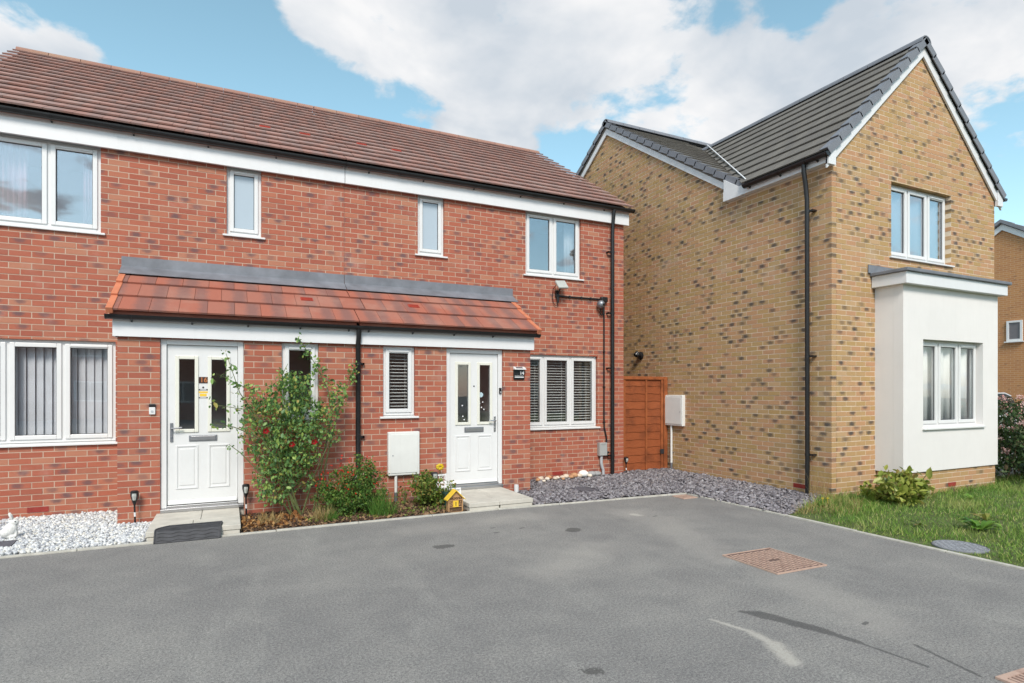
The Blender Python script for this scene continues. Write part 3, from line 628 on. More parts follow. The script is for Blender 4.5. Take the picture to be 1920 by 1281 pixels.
def door(parent, x0, x1, z0, z1, yf, hinge, number=None):
    """white panelled front door with two glazed slots; hinge -1: handle on the left"""
    y0 = yf+.03
    fr = obj('door_frame', MB().box(x0, x0+.065, y0, y0+.08, z0, z1).box(x1-.065, x1, y0, y0+.08, z0, z1).box(x0+.065, x1-.065, y0, y0+.08, z1-.065, z1), 'upvc', parent, bevel=.005)
    obj('threshold', MB().box(x0+.0, x1-.0, y0-.045, y0+.1, z0-.045, z0-.004).box(x0+.067, x1-.067, y0-.02, y0+.06, z0-.003, z0+.03), 'steel', fr, bevel=.004)
    a, b = x0+.070, x1-.070; yl = y0+.028; w = b-a; cx = (a+b)/2
    g = [(cx-w*.5+w*.155, cx-w*.5+w*.155+.18), (cx+w*.5-w*.155-.18, cx+w*.5-w*.155)]
    gz0, gz1 = z0+.945, z0+1.815
    rects = [(a, b, z0+.035, z1-.07)]
    for q in g: rects = rsub(rects, (q[0], q[1], gz0, gz1))
    m = MB()
    for r in rects: m.box(r[0], r[1], yl, yl+.044, r[2], r[3])
    d = obj('door', m, 'upvc', parent)
    for q in g:
        obj('glazing_bead', MB().frame(q[0]-.035, q[1]+.035, yl-.014, yl-.0005, gz0-.035, gz1+.035, .042), 'upvc_cream', d, bevel=.006)
        obj('pane', MB().box(q[0], q[1], yl+.008, yl+.02, gz0, gz1), 'glass', d)
        pz0, pz1 = z0+.22, z0+.755
        obj('moulded_panel', MB().frame(q[0]-.03, q[1]+.03, yl-.009, yl+.001, pz0, pz1, .02).box(q[0]+.012, q[1]-.012, yl-.006, yl+.001, pz0+.045, pz1-.045), 'upvc', d, bevel=.008)
    lb = obj('letterbox', MB().box(cx-.155, cx+.155, yl-.012, yl-.0005, z0+.80, z0+.875), 'chrome_grey', d, bevel=.004)
    obj('letter_flap', MB().box(cx-.135, cx+.135, yl-.018, yl-.0125, z0+.812, z0+.863), 'steel', d, bevel=.003)
    hx = a+.045 if hinge < 0 else b-.045; s_ = 1 if hinge < 0 else -1
    obj('handle', MB().box(hx-.016, hx+.016, yl-.012, yl-.0005, z0+.80, z0+1.03).tube([(hx, yl-.010, z0+.965), (hx, yl-.055, z0+.965), (hx+s_*.03, yl-.062, z0+.967), (hx+s_*.115, yl-.06, z0+.972)], .0095, 8).lathe([(.012, -.022), (.012, -.010)], (hx, yl, z0+.86), 10, 'y'), 'steel' if hinge > 0 else 'chrome_grey', d, bevel=.002)
    obj('weather_bar', MB().extr([(a+.01, yl-.001, z0+.085), (a+.01, yl-.030, z0+.05), (a+.01, yl-.030, z0+.04), (a+.01, yl-.001, z0+.04)], (w-.02, 0, 0)), 'upvc', d)
    obj('spyhole', MB().lathe([(.011, -.006), (.011, .004)], (cx, yl-.001, z0+1.49), 12, 'y'), 'black_matt' , d) if number is None else None
    q = MB(); X0, X1, Z0, Z1, d0, d1 = x0, x1, z0, z1+.02, yf+.14, yf+.95
    q.v = [(X0,d0,Z0),(X1,d0,Z0),(X1,d1,Z0),(X0,d1,Z0),(X0,d0,Z1),(X1,d0,Z1),(X1,d1,Z1),(X0,d1,Z1)]
    for f in ((0,1,2,3),(7,6,5,4),(3,2,6,7),(1,5,6,2),(0,3,7,4)): q.face(f)
    obj('interior_room', q, 'room', parent, fixn=False)
    return d, cx, yl
# ------------------------------------------------------------------ ground
def sheet(name, pts, z, mat, kind='structure', thick=.0):
    m = MB(); n = len(pts)
    if thick: m.extr([(x, y, z-thick) for x, y in pts], (0, 0, thick))
    else:
        m.v = [(x, y, z) for x, y in pts]; m.face(range(n))
    o = obj(name, m, mat, fixn=bool(thick)); o['kind'] = kind; return o
sheet('ground', [(-150,-150), (150,-150), (150,150), (-150,150)], -.06, 'ground')
KY = lambda x: -2.03+(.04*(x+9.5)/6 if x < -3.5 else .04-.16*(x+3.5)/3.08)      # line where the tarmac meets the beds
sheet('driveway', [(-60,-60), (-.42,-60), (-.42,KY(-.42)), (-3.5,KY(-3.5)), (-9.5,KY(-9.5)), (-60,-2.03)], 0, 'asphalt', thick=.05)
ed = bpy.data.objects.new('kerb_edging', None); link(ed, None, (-.4,-2.1,0)); ed['kind'] = 'structure'
def edging(p, q, w=.05, ln=.915):
    p, q = Vector(p), Vector(q); d = q-p; L = d.length; d.normalize(); n = Vector((-d.y, d.x)); k = 0
    while k*ln < L-.05:
        a, b = p+d*(k*ln+.003), p+d*(min((k+1)*ln, L)-.003); j = random.uniform(-.003, .004)
        m = MB().extr([(a.x, a.y, -.08), (b.x, b.y, -.08), (b.x+n.x*w, b.y+n.y*w, -.08), (a.x+n.x*w, a.y+n.y*w, -.08)], (0, 0, .098+j))
        obj('edging_stone', m, 'kerb', ed, bevel=.006); k += 1
edging((-9.9,KY(-9.5)), (-3.5,KY(-3.5))); edging((-3.5,KY(-3.5)), (-.42,KY(-.42))); edging((-.37,KY(-.42)+.05), (-.37,-9.0), -.05)
sheet('gravel_bed_ground', [(-10.2,-1.97), (-7.5,-1.97), (-7.5,.1), (-10.2,.1)], .0, 'pebble_white', thick=.04)
sheet('planting_bed_ground', [(-6.6,-1.97), (-3.9,-1.94), (-3.9,-.9), (-6.6,-.9)], .01, 'soil', thick=.04)
sheet('slate_bed_ground', [(-2.95,-1.97), (-.37,-2.08), (-.37,-4.1), (1.3,-3.3), (1.3,3), (-2.95,3)], .0, 'slate_cover', thick=.04)
sheet('lawn_ground', [(-.37,-3.85), (1.22,-3.2), (14,-3.2), (14,-30), (-.37,-30)], .008, 'lawn_base', thick=.05)

# ------------------------------------------------------------------ the red brick houses
XJ = -5.15
h16 = empty('terraced_house', (-7.5, 0, 0), 'red brick house with white door numbered 16 and vertical blinds in its ground floor window', 'house')
h14 = empty('terraced_house', (-2.5, 0, 0), 'red brick house with white door numbered 14, slatted blinds and a black security light', 'house')
def red_house(h, x0, x1, big, narrow, low, dr, nwin, px0, px1, phase, left):
    dn = lambda o: (o[0], o[1], o[2]-.043, o[3])
    walls = [Wall('y', 0, x0, x1, 0, 4.80, [dn(big), dn(narrow), dn(low), (px0+.02, px1-.02, -1, 3.15)], phase=phase),
             Wall('y', -.93, px0, px1, 0, 2.30, [dr, dn(nwin)], phase=phase if left else (-2.47-.22) % .225)]
    mb = MB(); [w.mortar(mb) for w in walls]
    e = px0 if left else px1                                   # return wall of the porch, side and rear walls of the house
    ea = e+(.01 if left else -.13); mb.extr([(ea, -.80, 0), (ea, .02, 0), (ea, .02, 3.02), (ea, -.80, 2.50)], (.12, 0, 0))
    sx = x0 if left else x1
    mb.box(sx+(0 if left else -.12), sx+(.12 if left else 0), .13, 7.1, 0, 4.9); mb.box(x0+.13, x1-.13, 7.1, 7.2, 0, 4.9)
    ga = sx+(0 if left else -.1); mb.extr([(ga, .13, 4.9), (ga, 7.1, 4.9), (ga, 3.6, 7.25)], (.1, 0, 0))
    obj('wall', mb, 'mortar_red', h)
    lay_bricks(walls, h, 'brick_red')
    # eaves
    ov = .07; ex0, ex1 = (x0-ov, x1) if left else (x0, x1+ov)
    box('fascia', ex0, ex1, -.075, -.05, 4.69, 4.935, 'fascia', h); box('soffit', ex0, ex1, -.048, .005, 4.70, 4.72, 'fascia', h)
    gx0, gx1 = (ex0-.03, x1-.001) if left else (x0+.001, ex1+.05)
    br = [x0+.35+.86*i for i in range(6) if x0+.35+.86*i < x1-.1]
    gutter('gutter', h, gx0, gx1, -.135, 4.968, brackets=br, unions=(x0+1.9,) if left else (x0+.85, x0+3.2))
    # main roof
    c, s_ = math.cos(math.atan(.639)), math.sin(math.atan(.639)); rx0, rx1 = (x0-.06, x1) if left else (x0, x1+.09)
    mb = MB(); mb.extr([(rx0+.03, -.13, 4.955), (rx0+.03, 3.6, 7.345), (rx0+.03, 7.33, 4.955), (rx0+.03, 7.33, 4.90), (rx0+.03, 3.6, 7.28), (rx0+.03, -.13, 4.90)], (rx1-rx0-.06, 0, 0))
    obj('roof', mb, 'tile_red', h)
    vt = [(v-rx0, 4) for v in ((-6.19, -5.6) if left else (-4.78, -4.19))]
    tiles(h, 'roof_tile', 'tile_red', (rx0, -.175, 4.965), (1,0,0), (0, c, s_), rx1-rx0, 15, .2975, .30, vents=vt, phase=0 if not left else (rx1-rx0) % .3, lift=.04, odd=(0, .15) if left else (.142, 0))
    k = rx0
    while k < rx1-.05:
        a, b = k, min(k+.45, rx1); prof = [(.125*math.cos(t), .10*math.sin(t)) for t in [math.pi*i/8 for i in range(9)]]; prof += [(p[0]*.85, p[1]*.85) for p in reversed(prof)]
        obj('ridge_tile', MB().extr([(a+.004, 3.6+p[0], 7.365+p[1]-.03) for p in prof], (b-a-.008, 0, 0)), 'ridge_red', h); k += .45
    # porch: fascia, gutter, lean-to roof, lead flashing
    fx0, fx1 = (px0-.04, px1) if left else (px0, px1+.04)
    box('porch_fascia', fx0, fx1, -.985, -.955, 2.215, 2.425, 'fascia', h); e = fx0 if left else fx1
    m = MB().extr([(e-(0 if left else .02), -.954, 2.215), (e-(0 if left else .02), -.954, 2.45), (e-(0 if left else .02), -.01, 3.05), (e-(0 if left else .02), -.01, 2.215)], (.02, 0, 0)); obj('porch_side_board', m, 'fascia', h)
    gx0, gx1 = (fx0-.05, px1-.001) if left else (px0+.001, fx1+.05)
    gutter('porch_gutter', h, gx0, gx1, -1.045, 2.455, r=.052, brackets=[px0+.15+.62*i for i in range(5) if px0+.15+.62*i < px1-.08], unions=() if left else (px0+.02,))
    c, s_ = math.cos(math.atan(.597)), math.sin(math.atan(.597)); qx0, qx1 = (-7.96, px1) if left else (px0, -2.40)
    m = MB().extr([(qx0+.02, -1.08, 2.495), (qx0+.02, -.005, 3.135), (qx0+.02, -.005, 3.08), (qx0+.02, -1.08, 2.44)], (qx1-qx0-.04, 0, 0)); obj('porch_roof', m, 'tile_porch', h)
    vt = [((-5.735 if left else -4.211)-qx0, 1)]
    tiles(h, 'porch_tile', 'tile_porch', (qx0, -1.13, 2.47), (1,0,0), (0, c, s_), qx1-qx0, 3, .41, .30, vents=vt, phase=0 if not left else (qx1-qx0) % .3, lift=.03, odd=(0, .15) if left else (.142, 0))
    for k in range(3):
        e = qx0-.012 if left else qx1-.058; A = Vector((e, -1.14, 2.47))+Vector((0, c, s_))*(.41*k); U = Vector((0, c, s_)); Nn = Vector((0, -s_, c))
        m = MB(); m.extr([A+Nn*.038, A+U*.42+Nn*.010, A+U*.42-Nn*.05, A-Nn*.035], (.070, 0, 0)); m.v = [tuple(Vector(v)+Nn*.022) for v in m.v]; obj('verge_tile', m, 'tile_orange', h, bevel=.006)
    lx0, lx1 = (-7.975, px1) if left else (px0, -2.33)
    m = MB().box(lx0, lx1, -.016, -.004, 3.16, 3.33); nrm = Vector((0, -s_, c))
    p0 = Vector((lx0, -.006, 3.175+.03)); p1 = Vector((lx0, -.235, 3.175-.235*.597+.036))
    m.extr([p0, p1, p1+nrm*.006, p0+nrm*.006], (lx1-lx0, 0, 0)); obj('lead_flashing', m, 'lead', h)
red_house(h16, -9.9, XJ-.004, (-9.36,-8.20,3.62,4.9), (-6.745,-6.30,3.775,4.9), (-9.71,-8.04,.935,2.215), (-7.46,-6.55,-.1,2.205), (-6.10,-5.645,1.235,2.205), -7.89, XJ-.004, (-7.89-.005) % .225, True)
red_house(h14, XJ+.004, 0, (-2.075,-.945,3.62,4.9), (-4.005,-3.56,3.775,4.9), (-2.26,-.59,.935,2.215), (-3.85,-2.94,-.1,2.205), (-4.78,-4.325,1.235,2.205), XJ+.004, -2.47, .005, False)
box('movement_joint', XJ-.0035, XJ+.0035, .004, .05, 3.2, 4.7, 'sealant', h14)
# windows and doors
window(h16, -9.36, -8.20, 3.62, 4.712, 0, [-8.745], glass='glass_up', vent=(1,), room=1.5)
window(h16, -6.745, -6.30, 3.775, 4.712, 0, [], glass='frosted', vent=(0,), room=0)
window(h16, -9.71, -8.04, .935, 2.215, 0, [-9.15, -8.597], vent=(2,), room=1.7)
window(h14, -4.005, -3.56, 3.775, 4.712, 0, [], glass='frosted', vent=(0,), room=0)
window(h14, -2.075, -.945, 3.62, 4.712, 0, [-1.51], glass='glass_up', vent=(0,), room=1.5)
window(h14, -2.26, -.59, .935, 2.215, 0, [-1.705, -1.147], vent=(0,), room=1.7)
window(h16, -6.10, -5.645, 1.235, 2.205, -.93, [], vent=(0,), room=.7, inset=.04)
window(h14, -4.78, -4.325, 1.235, 2.205, -.93, [], vent=(0,), room=.7, inset=.04)
d16, c16, yl = door(h16, -7.46, -6.55, .16, 2.205, -.93, -1, 16)
d14, c14, yl = door(h14, -3.85, -2.94, .16, 2.205, -.93, 1)
box('sub_sill', -7.46, -6.55, -.90, -.80, 0, .112, 'slab', h16); box('sub_sill', -3.85, -2.94, -.90, -.80, 0, .112, 'slab', h14)
np_ = box('number_plate', c16-.055, c16+.055, yl-.006, yl-.0005, 1.675, 1.752, 'plaque_brown', d16)
textobj('door_number', '16', .085, (c16+.006, yl-.008, 1.713), 'digits_copper', d16, .0015)
st = MB(); st.box(c16-.05, c16+.05, yl-.002, yl-.0005, 1.585, 1.602); st.box(c16-.05, c16+.05, yl-.002, yl-.0005, 1.488, 1.502); st.lathe([(.012, -.002), (.012, -.0005)], (c16, yl, 1.622), 12, 'y')
obj('sticker', st, 'black_matt', d16)
st = MB(); st.box(c16-.05, c16+.05, yl-.002, yl-.0005, 1.553, 1.574); st.box(c16-.038, c16+.038, yl-.002, yl-.0005, 1.512, 1.545); obj('sticker', st, 'yellow', d16)
st = MB(); st.box(c16-.034, c16+.034, yl-.0032, yl-.0022, 1.590, 1.597); st.box(c16-.034, c16+.034, yl-.0032, yl-.0022, 1.492, 1.498); obj('sticker_print', st, 'white_print', d16)
gx = c14+.115
obj('round_sticker', MB().lathe([(.038, -.002), (.038, .0)], (gx, yl+.006, 1.52), 20, 'y'), plain('pale_blue_print', (.42,.55,.60,1), .5, var=.2, vscale=60), d14)
for (dx, z) in ((-.04,1.40), (.03,1.41), (-.02,1.39), (.01,1.33), (-.05,1.31), (.05,1.30), (-.03,1.27), (-.30,1.36), (-.29,1.20), (-.27,1.15)):
    obj('small_sticker', MB().lathe([(.010, -.002), (.010, 0)], (gx+dx, yl+.006, z), 8, 'y'), 'white_print', d14)
for h, x in ((h16, -8.845), (h14, -1.435)):
    m = MB().box(x-.107, x+.107, -.006, .02, .080, .145); [m.box(x-.098, x+.098, -.008, -.0055, .088+.012*k, .093+.012*k) for k in range(5)]; obj('air_brick', m, 'airbrick', h)
downpipe(h14, [(-.31, -.135, 4.93), (-.31, -.115, 4.80), (-.31, -.095, 4.66), (-.31, -.085, 4.50), (-.31, -.085, .03)], .034, [(-.31, -.085, z) for z in (4.15, 3.02, 2.0, .38)], side=-1)
downpipe(h14, [(-5.135, -1.045, 2.42), (-5.135, -1.03, 2.30), (-5.135, -.985, 2.22), (-5.135, -.985, .50), (-5.15, -1.0, .42), (-5.21, -1.03, .36)], .034, [(-5.135, -.985, z) for z in (1.95, .95)])

# blinds and curtains behind the glass
def venetian(x0, x1, z0, z1, y, label, mull):
    b = empty('venetian_blind', ((x0+x1)/2, y, z0), label, 'blind')
    box('head_rail', x0, x1, y-.02, y+.02, z1-.03, z1, 'blind', b); z = z1-.06; me = None
    xs = [x0]+mull+[x1]
    for i in range(len(xs)-1):
        for q in (.2, .8): xx = xs[i]+(xs[i+1]-xs[i])*q; obj('ladder_cord', MB().box(xx-.002, xx+.002, y-.002, y+.002, z0, z1-.03), 'blind', b)
    while z > z0+.02:
        if me is None:
            m = MB().extr([(-(x1-x0)/2, -.0225, -.001), (-(x1-x0)/2, 0, .004), (-(x1-x0)/2, .0225, .003), (-(x1-x0)/2, .0225, .0), (-(x1-x0)/2, 0, .001), (-(x1-x0)/2, -.0225, -.006)], (x1-x0, 0, 0)); me = m.mesh('slat'); me.materials.append(M['blind'])
        o = bpy.data.objects.new('slat', me); link(o, b, ((x0+x1)/2, y, z)); z -= .048
    box('bottom_rail', x0, x1, y-.018, y+.018, z0, z0+.015, 'blind', b)
venetian(-2.22, -.63, .97, 2.19, .165, 'open white slatted blind in the wide window beside door 14', [-1.705, -1.147])
venetian(-4.76, -4.345, 1.27, 2.19, -.775, 'open white slatted blind in the narrow window beside door 14', [])
vb = empty('vertical_blind', (-8.87, .19, .97), 'grey fabric vertical blind in the ground window of number 16', 'blind'); box('head_rail', -9.68, -8.07, .17, .21, 2.17, 2.20, 'blind', vb)
for i in range(19):
    x = -9.66+i*.0875; a = math.radians(-20+random.uniform(-7, 7)); w_ = .047
    m = MB().extr([(x-w_*math.cos(a), .19-w_*math.sin(a), .975), (x+w_*math.cos(a), .19+w_*math.sin(a), .975), (x+w_*math.cos(a), .192+w_*math.sin(a), .975), (x-w_*math.cos(a), .192-w_*math.sin(a), .975)], (0, 0, 1.2)); obj('slat', m, 'blind_fabric', vb)
def curtain(x0, x1, z0, z1, y, mat, label):
    m = MB(); n = 28; pts = [(x0+(x1-x0)*i/n, y+.025*math.sin(i*1.4)+.008*math.sin(i*3.1)) for i in range(n+1)]
    for (x, yy) in pts: m.v += [(x, yy, z0), (x, yy, z1)]
    for i in range(n): m.face((2*i, 2*i+2, 2*i+3, 2*i+1))
    o = obj('curtain', m, mat, smooth=True, fixn=False); o.modifiers.new('thick', 'SOLIDIFY').thickness = .003; tag(o, label, 'curtain')
curtain(-9.34, -9.0, 3.64, 4.70, .22, 'curtain_pink', 'pink curtain at the left edge of the upper window of number 16')
curtain(-8.42, -8.22, 3.64, 4.70, .22, 'curtain_pink', 'pink curtain at the right edge of the upper window of number 16')
curtain(-1.17, -.96, 3.64, 4.70, .22, 'curtain_pale', 'pale curtain in the upper window above the security light')

M['curtain_orange'] = plain('curtain_orange', (.55,.27,.08,1), .9, var=.1)
curtain(2.66, 4.20, 3.73, 4.83, -3.21, 'curtain_pale', 'added pale curtain imitating cloud reflections in the upper gable window of the buff house')  # curtain added behind the panes to make them as pale as reflected cloud
curtain(2.95, 4.30, 1.06, 2.33, -3.60, 'curtain_pale', 'pale net curtain in the white bay window')
curtain(2.72, 2.93, 1.06, 2.33, -3.59, 'curtain_orange', 'orange curtain at the left edge of the bay window')

# ------------------------------------------------------------------ the buff brick house
hd = empty('detached_house', (3.4, 0, 0), 'buff brick house with grey tiled gables and a white rendered bay window', 'house')
XS, YF, XE, CXW = 1.22, -3.38, 5.58, 3.40
SW, SM = .935, .662
side = Wall('x', XS, YF, 5.9, 0, 7.70, [], hp=[(-SM, 1, 7.66-SM*2.25), (SM, 1, 7.66+SM*2.25), (-1, 0, 1.41)], hpz=4.92, phase=(YF-.005) % .225)
front = Wall('y', YF, XS+.105, XE, 0, 7.12, [(2.62,4.24,3.657,4.86), (2.27,4.73,-1,3.2)], hp=[(-SW, 1, 7.10-SW*CXW), (SW, 1, 7.10+SW*CXW)], hpz=4.95, phase=(XS+.1) % .225)
pl_f = Wall('y', -3.775, 2.245+.105, 4.755, 0, .37, phase=.03); pl_s = Wall('x', 2.245, -3.775, -3.39, 0, .37, phase=(-3.78) % .225)
mb = MB()
for w in (side, front, pl_f, pl_s):
    if w.axis == 'x': w.rects = [(r[0]+.0035, r[1], r[2], r[3]) for r in w.rects]
    w.mortar(mb)
mb.box(XE-.12, XE, YF+.13, -1.3, 0, 4.95); mb.box(7.5, 7.62, -1.4, 5.9, 0, 5.3); mb.box(XS+.13, 7.5, 5.78, 5.9, 0, 5.2); mb.box(XE, 7.5, -1.41, -1.3, 0, 5.2)
obj('wall', mb, 'mortar_buff', hd)
lay_bricks([side, front, pl_f, pl_s], hd, 'brick_buff')
window(hd, 2.62, 4.24, 3.70, 4.86, YF, [3.16, 3.70], glass='glass_sky', vent=(2,), room=1.4, inset=.09)
# bay
m = MB()
for r in rsub([(2.22, 4.78, .36, 3.16)], (2.71, 4.34, 1.03, 2.36)): m.box(r[0], r[1], -3.80, -3.66, r[2], r[3])
bay = obj('bay', m, 'render', hd)
obj('bay_side', MB().box(2.22, 2.34, -3.659, -3.37, .36, 3.16), 'render', hd); obj('bay_side', MB().box(4.66, 4.78, -3.659, -3.37, .36, 3.16), 'render', hd)
window(hd, 2.71, 4.34, 1.03, 2.36, -3.80, [3.25, 3.80], vent=(2,), room=1.4, inset=.10, sillx=.02)
obj('bay_fascia', MB().box(2.13, 4.87, -3.90, -3.385, 3.15, 3.32), 'fascia', hd, bevel=.004)
obj('bay_roof', MB().box(2.09, 4.92, -3.94, -3.384, 3.322, 3.372), 'lead', hd, bevel=.008)
obj('lead_flashing', MB().extr([(2.04, -3.386, 3.374), (4.96, -3.386, 3.374), (4.96, -3.386, 3.47), (2.04, -3.386, 3.50)], (0, -.012, 0)), 'lead', hd)
# trim: fascia and barge boards
obj('fascia', MB().box(1.10, 1.125, YF-.06, -1.40, 4.90, 5.06).box(1.127, XS-.002, YF-.06, -1.40, 4.905, 4.925), 'fascia', hd)
obj('fascia', MB().box(5.70, 5.725, YF-.06, 0, 4.90, 5.06), 'fascia', hd)
def barge(p, q, w, out, ext):                                   # board along the slope, p foot, q apex (top edge)
    p, q = Vector(p), Vector(q); d = Vector((0, 0, -w)); return MB().extr([p, q, q+d, p+d], Vector(out)*ext)
fy = YF-.012
for s_ in (-1, 1):
    foot = CXW+s_*2.33; m = barge((foot, fy, 7.17-SW*2.33), (CXW, fy, 7.17), .185, (0,-1,0), .03)
    m.extr([(foot, fy, 7.17-SW*2.33+.03), (foot-s_*.16, fy, 7.17-SW*2.17), (foot-s_*.16, fy, 4.86), (foot, fy, 4.86)], (0, -.052, 0)); obj('bargeboard', m, 'fascia', hd, bevel=.004)
sx = XS-.012
obj('bargeboard', barge((sx, -1.41, 7.72-SM*3.66), (sx, 2.25, 7.72), .20, (-1,0,0), .03).extr([(sx, -1.80, 5.02), (sx, -1.41, 5.28), (sx, -1.41, 4.895), (sx, -1.80, 4.895)], (-.105, 0, 0)), 'fascia', hd)
obj('bargeboard', barge((sx, 5.95, 7.72-SM*3.70), (sx, 2.25, 7.72), .20, (-1,0,0), .03), 'fascia', hd)
# roofs
obj('roof', MB().extr([(1.12, -3.40, 5.03), (CXW, -3.40, 7.165), (5.68, -3.40, 5.03), (5.68, -3.40, 4.98), (CXW, -3.40, 7.10), (1.12, -3.40, 4.98)], (0, 1.55, 0)), 'tile_grey', hd)
obj('roof', MB().extr([(XS+.2, -1.849, 5.03+.3*.935), (CXW, -1.849, 7.165), (5.68, -1.849, 5.03), (5.68, -1.849, 4.98), (CXW, -1.849, 7.10), (XS+.2, -1.849, 4.98+.3*.935)], (0, 3.3, 0)), 'tile_grey', hd)
obj('roof', MB().extr([(XS-.05, -1.85, 5.02), (XS-.05, 2.25, 7.735), (XS-.05, 6.1, 5.19), (XS-.05, 6.1, 5.12), (XS-.05, 2.25, 7.66), (XS-.05, -1.41, 5.22)], (6.45, 0, 0)), 'tile_grey', hd)
cw, sw_ = math.cos(math.atan(SW)), math.sin(math.atan(SW)); cm, sm_ = math.cos(math.atan(SM)), math.sin(math.atan(SM))
tiles(hd, 'roof_tile', 'tile_grey', (1.06, 1.42, 5.03), (0,-1,0), (cw, 0, sw_), 4.86, 10, .318, .30, hp=[(-1, -1.412*cw, -3.30)], lift=.034)
tiles(hd, 'roof_tile', 'tile_grey', (1.14, -1.93, 4.975), (1,0,0), (0, cm, sm_), 2.3, 17, .2965, .30, hp=[(1, -cm/1.412, -.02)], lift=.032)
tiles(hd, 'roof_tiles', 'tile_grey', (5.74, -3.42, 5.03), (0,1,0), (-cw, 0, sw_), 2.2, 10, .318, .30, lift=.034, single=False)
obj('valley_trough', MB().extr([(1.095, -1.885, 5.14), (1.115, -1.895, 5.14), (3.41, 1.345, 7.34), (3.39, 1.355, 7.34)], (0, 0, .012)), 'fascia', hd)
def verge(O, up, out, n, g, w=.12, dr=.105):
    O, up, out = Vector(O), Vector(up).normalized(), Vector(out); nn = up.cross(out); nn = nn if nn.z > 0 else -nn
    for k in range(n):
        A = O+up*(g*k); B = A+up*(g+.025); l0, l1 = .050, .022
        m = MB(); m.extr([A+nn*l0, B+nn*l1, B+nn*(l1-.012), A+nn*(l0-.012)], -out*w); m.extr([A+nn*l0, B+nn*l1, B+nn*(l1-dr), A+nn*(l0-dr)], out*.014)
        obj('verge_cap', m, 'verge_grey', hd)
verge((1.04, YF-.075, 5.04), (cw, 0, sw_), (0,-1,0), 10, .322); verge((5.76, YF-.075, 5.04), (-cw, 0, sw_), (0,-1,0), 10, .322)
verge((XS-.075, -1.93, 5.01), (0, cm, sm_), (-1,0,0), 17, .2965); verge((XS-.075, 6.2, 5.19), (0, -cm, sm_), (-1,0,0), 16, .2965)
prof = [(.13*math.cos(t), .115*math.sin(t)) for t in [math.pi*i/8 for i in range(9)]]; prof += [(p[0]*.85, p[1]*.85) for p in reversed(prof)]
y = YF-.09
while y < 1.35:
    obj('ridge_tile', MB().extr([(CXW+p[0], y+.004, 7.185+p[1]) for p in prof], (0, min(.45, 1.42-y)-.008, 0)), 'verge_grey', hd); y += .45
x = XS-.09
while x < 7.4: obj('ridge_tile', MB().extr([(x+.004, 2.25+p[0], 7.755+p[1]) for p in prof], (.442, 0, 0)), 'verge_grey', hd); x += .45
gutter('gutter', hd, YF-.07, -1.93, 1.045, 5.02, axis='y', brackets=(-3.25, -2.6, -2.0), unions=(-3.05,))
gutter('gutter', hd, YF-.07, 0, 5.785, 5.02, axis='y', fascia_dir=-1)
downpipe(hd, [(1.045, -3.05, 4.98), (1.05, -3.05, 4.86), (1.085, -3.05, 4.70), (1.12, -3.05, 4.45), (1.13, -3.05, .02)], .034, [(1.13, -3.05, z) for z in (4.28, 2.1, .62)], axis='x')
m = MB().box(XS-.006, XS+.02, -2.95, -2.735, .080, .145); [m.box(XS-.008, XS-.0055, -2.94, -2.745, .088+.012*k, .093+.012*k) for k in range(5)]; obj('air_brick', m, 'airbrick', hd)
obj('air_brick', MB().box(3.40, 3.61, -3.781, -3.76, .080, .145), 'airbrick', hd)

# ------------------------------------------------------------------ the house farther along the road and the one across it
hf = empty('far_house', (23, 2.6, 0), 'distant buff brick gable house behind the flowering hedge with one small window', 'house')
obj('wall', MB().extr([(19, -1.4, 0), (19, 6.6, 0), (19, 6.6, 5.1), (19, 2.6, 7.72), (19, -1.4, 5.1)], (8, 0, 0)), 'far_brick', hf)
obj('roof', MB().extr([(18.85, -1.7, 5.0), (18.85, 2.6, 7.84), (18.85, 6.9, 5.0), (18.85, 6.9, 4.9), (18.85, 2.6, 7.73), (18.85, -1.7, 4.9)], (8.3, 0, 0)), 'far_roof', hf)
for s_ in (-1, 1):
    obj('bargeboard', MB().extr([(18.93, 2.6+s_*4.2, 4.93), (18.93, 2.6, 7.72), (18.93, 2.6, 7.50), (18.93, 2.6+s_*4.2, 4.71)], (.05, 0, 0)), 'fascia', hf)
    for k in range(12): A = Vector((18.82, 2.6+s_*4.3*(1-k/12), 5.02+2.84*k/12)); B = Vector((18.82, 2.6+s_*4.3*(1-(k+1)/12), 5.02+2.84*(k+1)/12)); d = Vector((0,0,.05)); obj('verge_cap', MB().extr([A+d, B+d*.4, B-d*2, A-d*2], (.2, 0, 0)), 'verge_grey', hf)
m = MB()
for (a, b, c_, d_) in ((1.99,2.06,3.38,4.13), (2.40,2.47,3.38,4.13), (2.06,2.40,4.06,4.13), (2.06,2.40,3.38,3.46)): m.box(18.95, 19.04, a, b, c_, d_)
fw = obj('window', m, 'upvc', hf); obj('pane', MB().box(18.985, 18.995, 2.06, 2.40, 3.46, 4.06), 'solar', fw); obj('sill', MB().box(18.90, 18.999, 1.94, 2.52, 3.34, 3.379), 'upvc', fw)
for (X0, X1, lab) in ((-26, 6, 'long red brick house across the road, facing the tarmac drive'), (11, 40, 'red brick house across the road, facing the lawn and the bay window')):
    ho = empty('opposite_house', ((X0+X1)/2, -30, 0), lab, 'house', 'houses across the road')
    obj('wall', MB().box(X0, X1, -37, -30, 0, 5), 'opp_brick', ho)
    obj('roof', MB().extr([(X0-.3, -29.7, 4.95), (X0-.3, -33.5, 7.6), (X0-.3, -37.3, 4.95)], (X1-X0+.6, 0, 0)), 'far_roof', ho)
    x = X0+2.5
    while x < X1-2:
        for z in (.95, 3.5):
            w_ = obj('window', MB().frame(x, x+1.5, -29.99, -29.93, z, z+1.15, .08).box(x+.72, x+.78, -29.99, -29.94, z+.08, z+1.07), 'upvc', ho); obj('pane', MB().box(x+.08, x+1.42, -29.985, -29.97, z+.08, z+1.07), 'solar', w_)
        x += 4.6
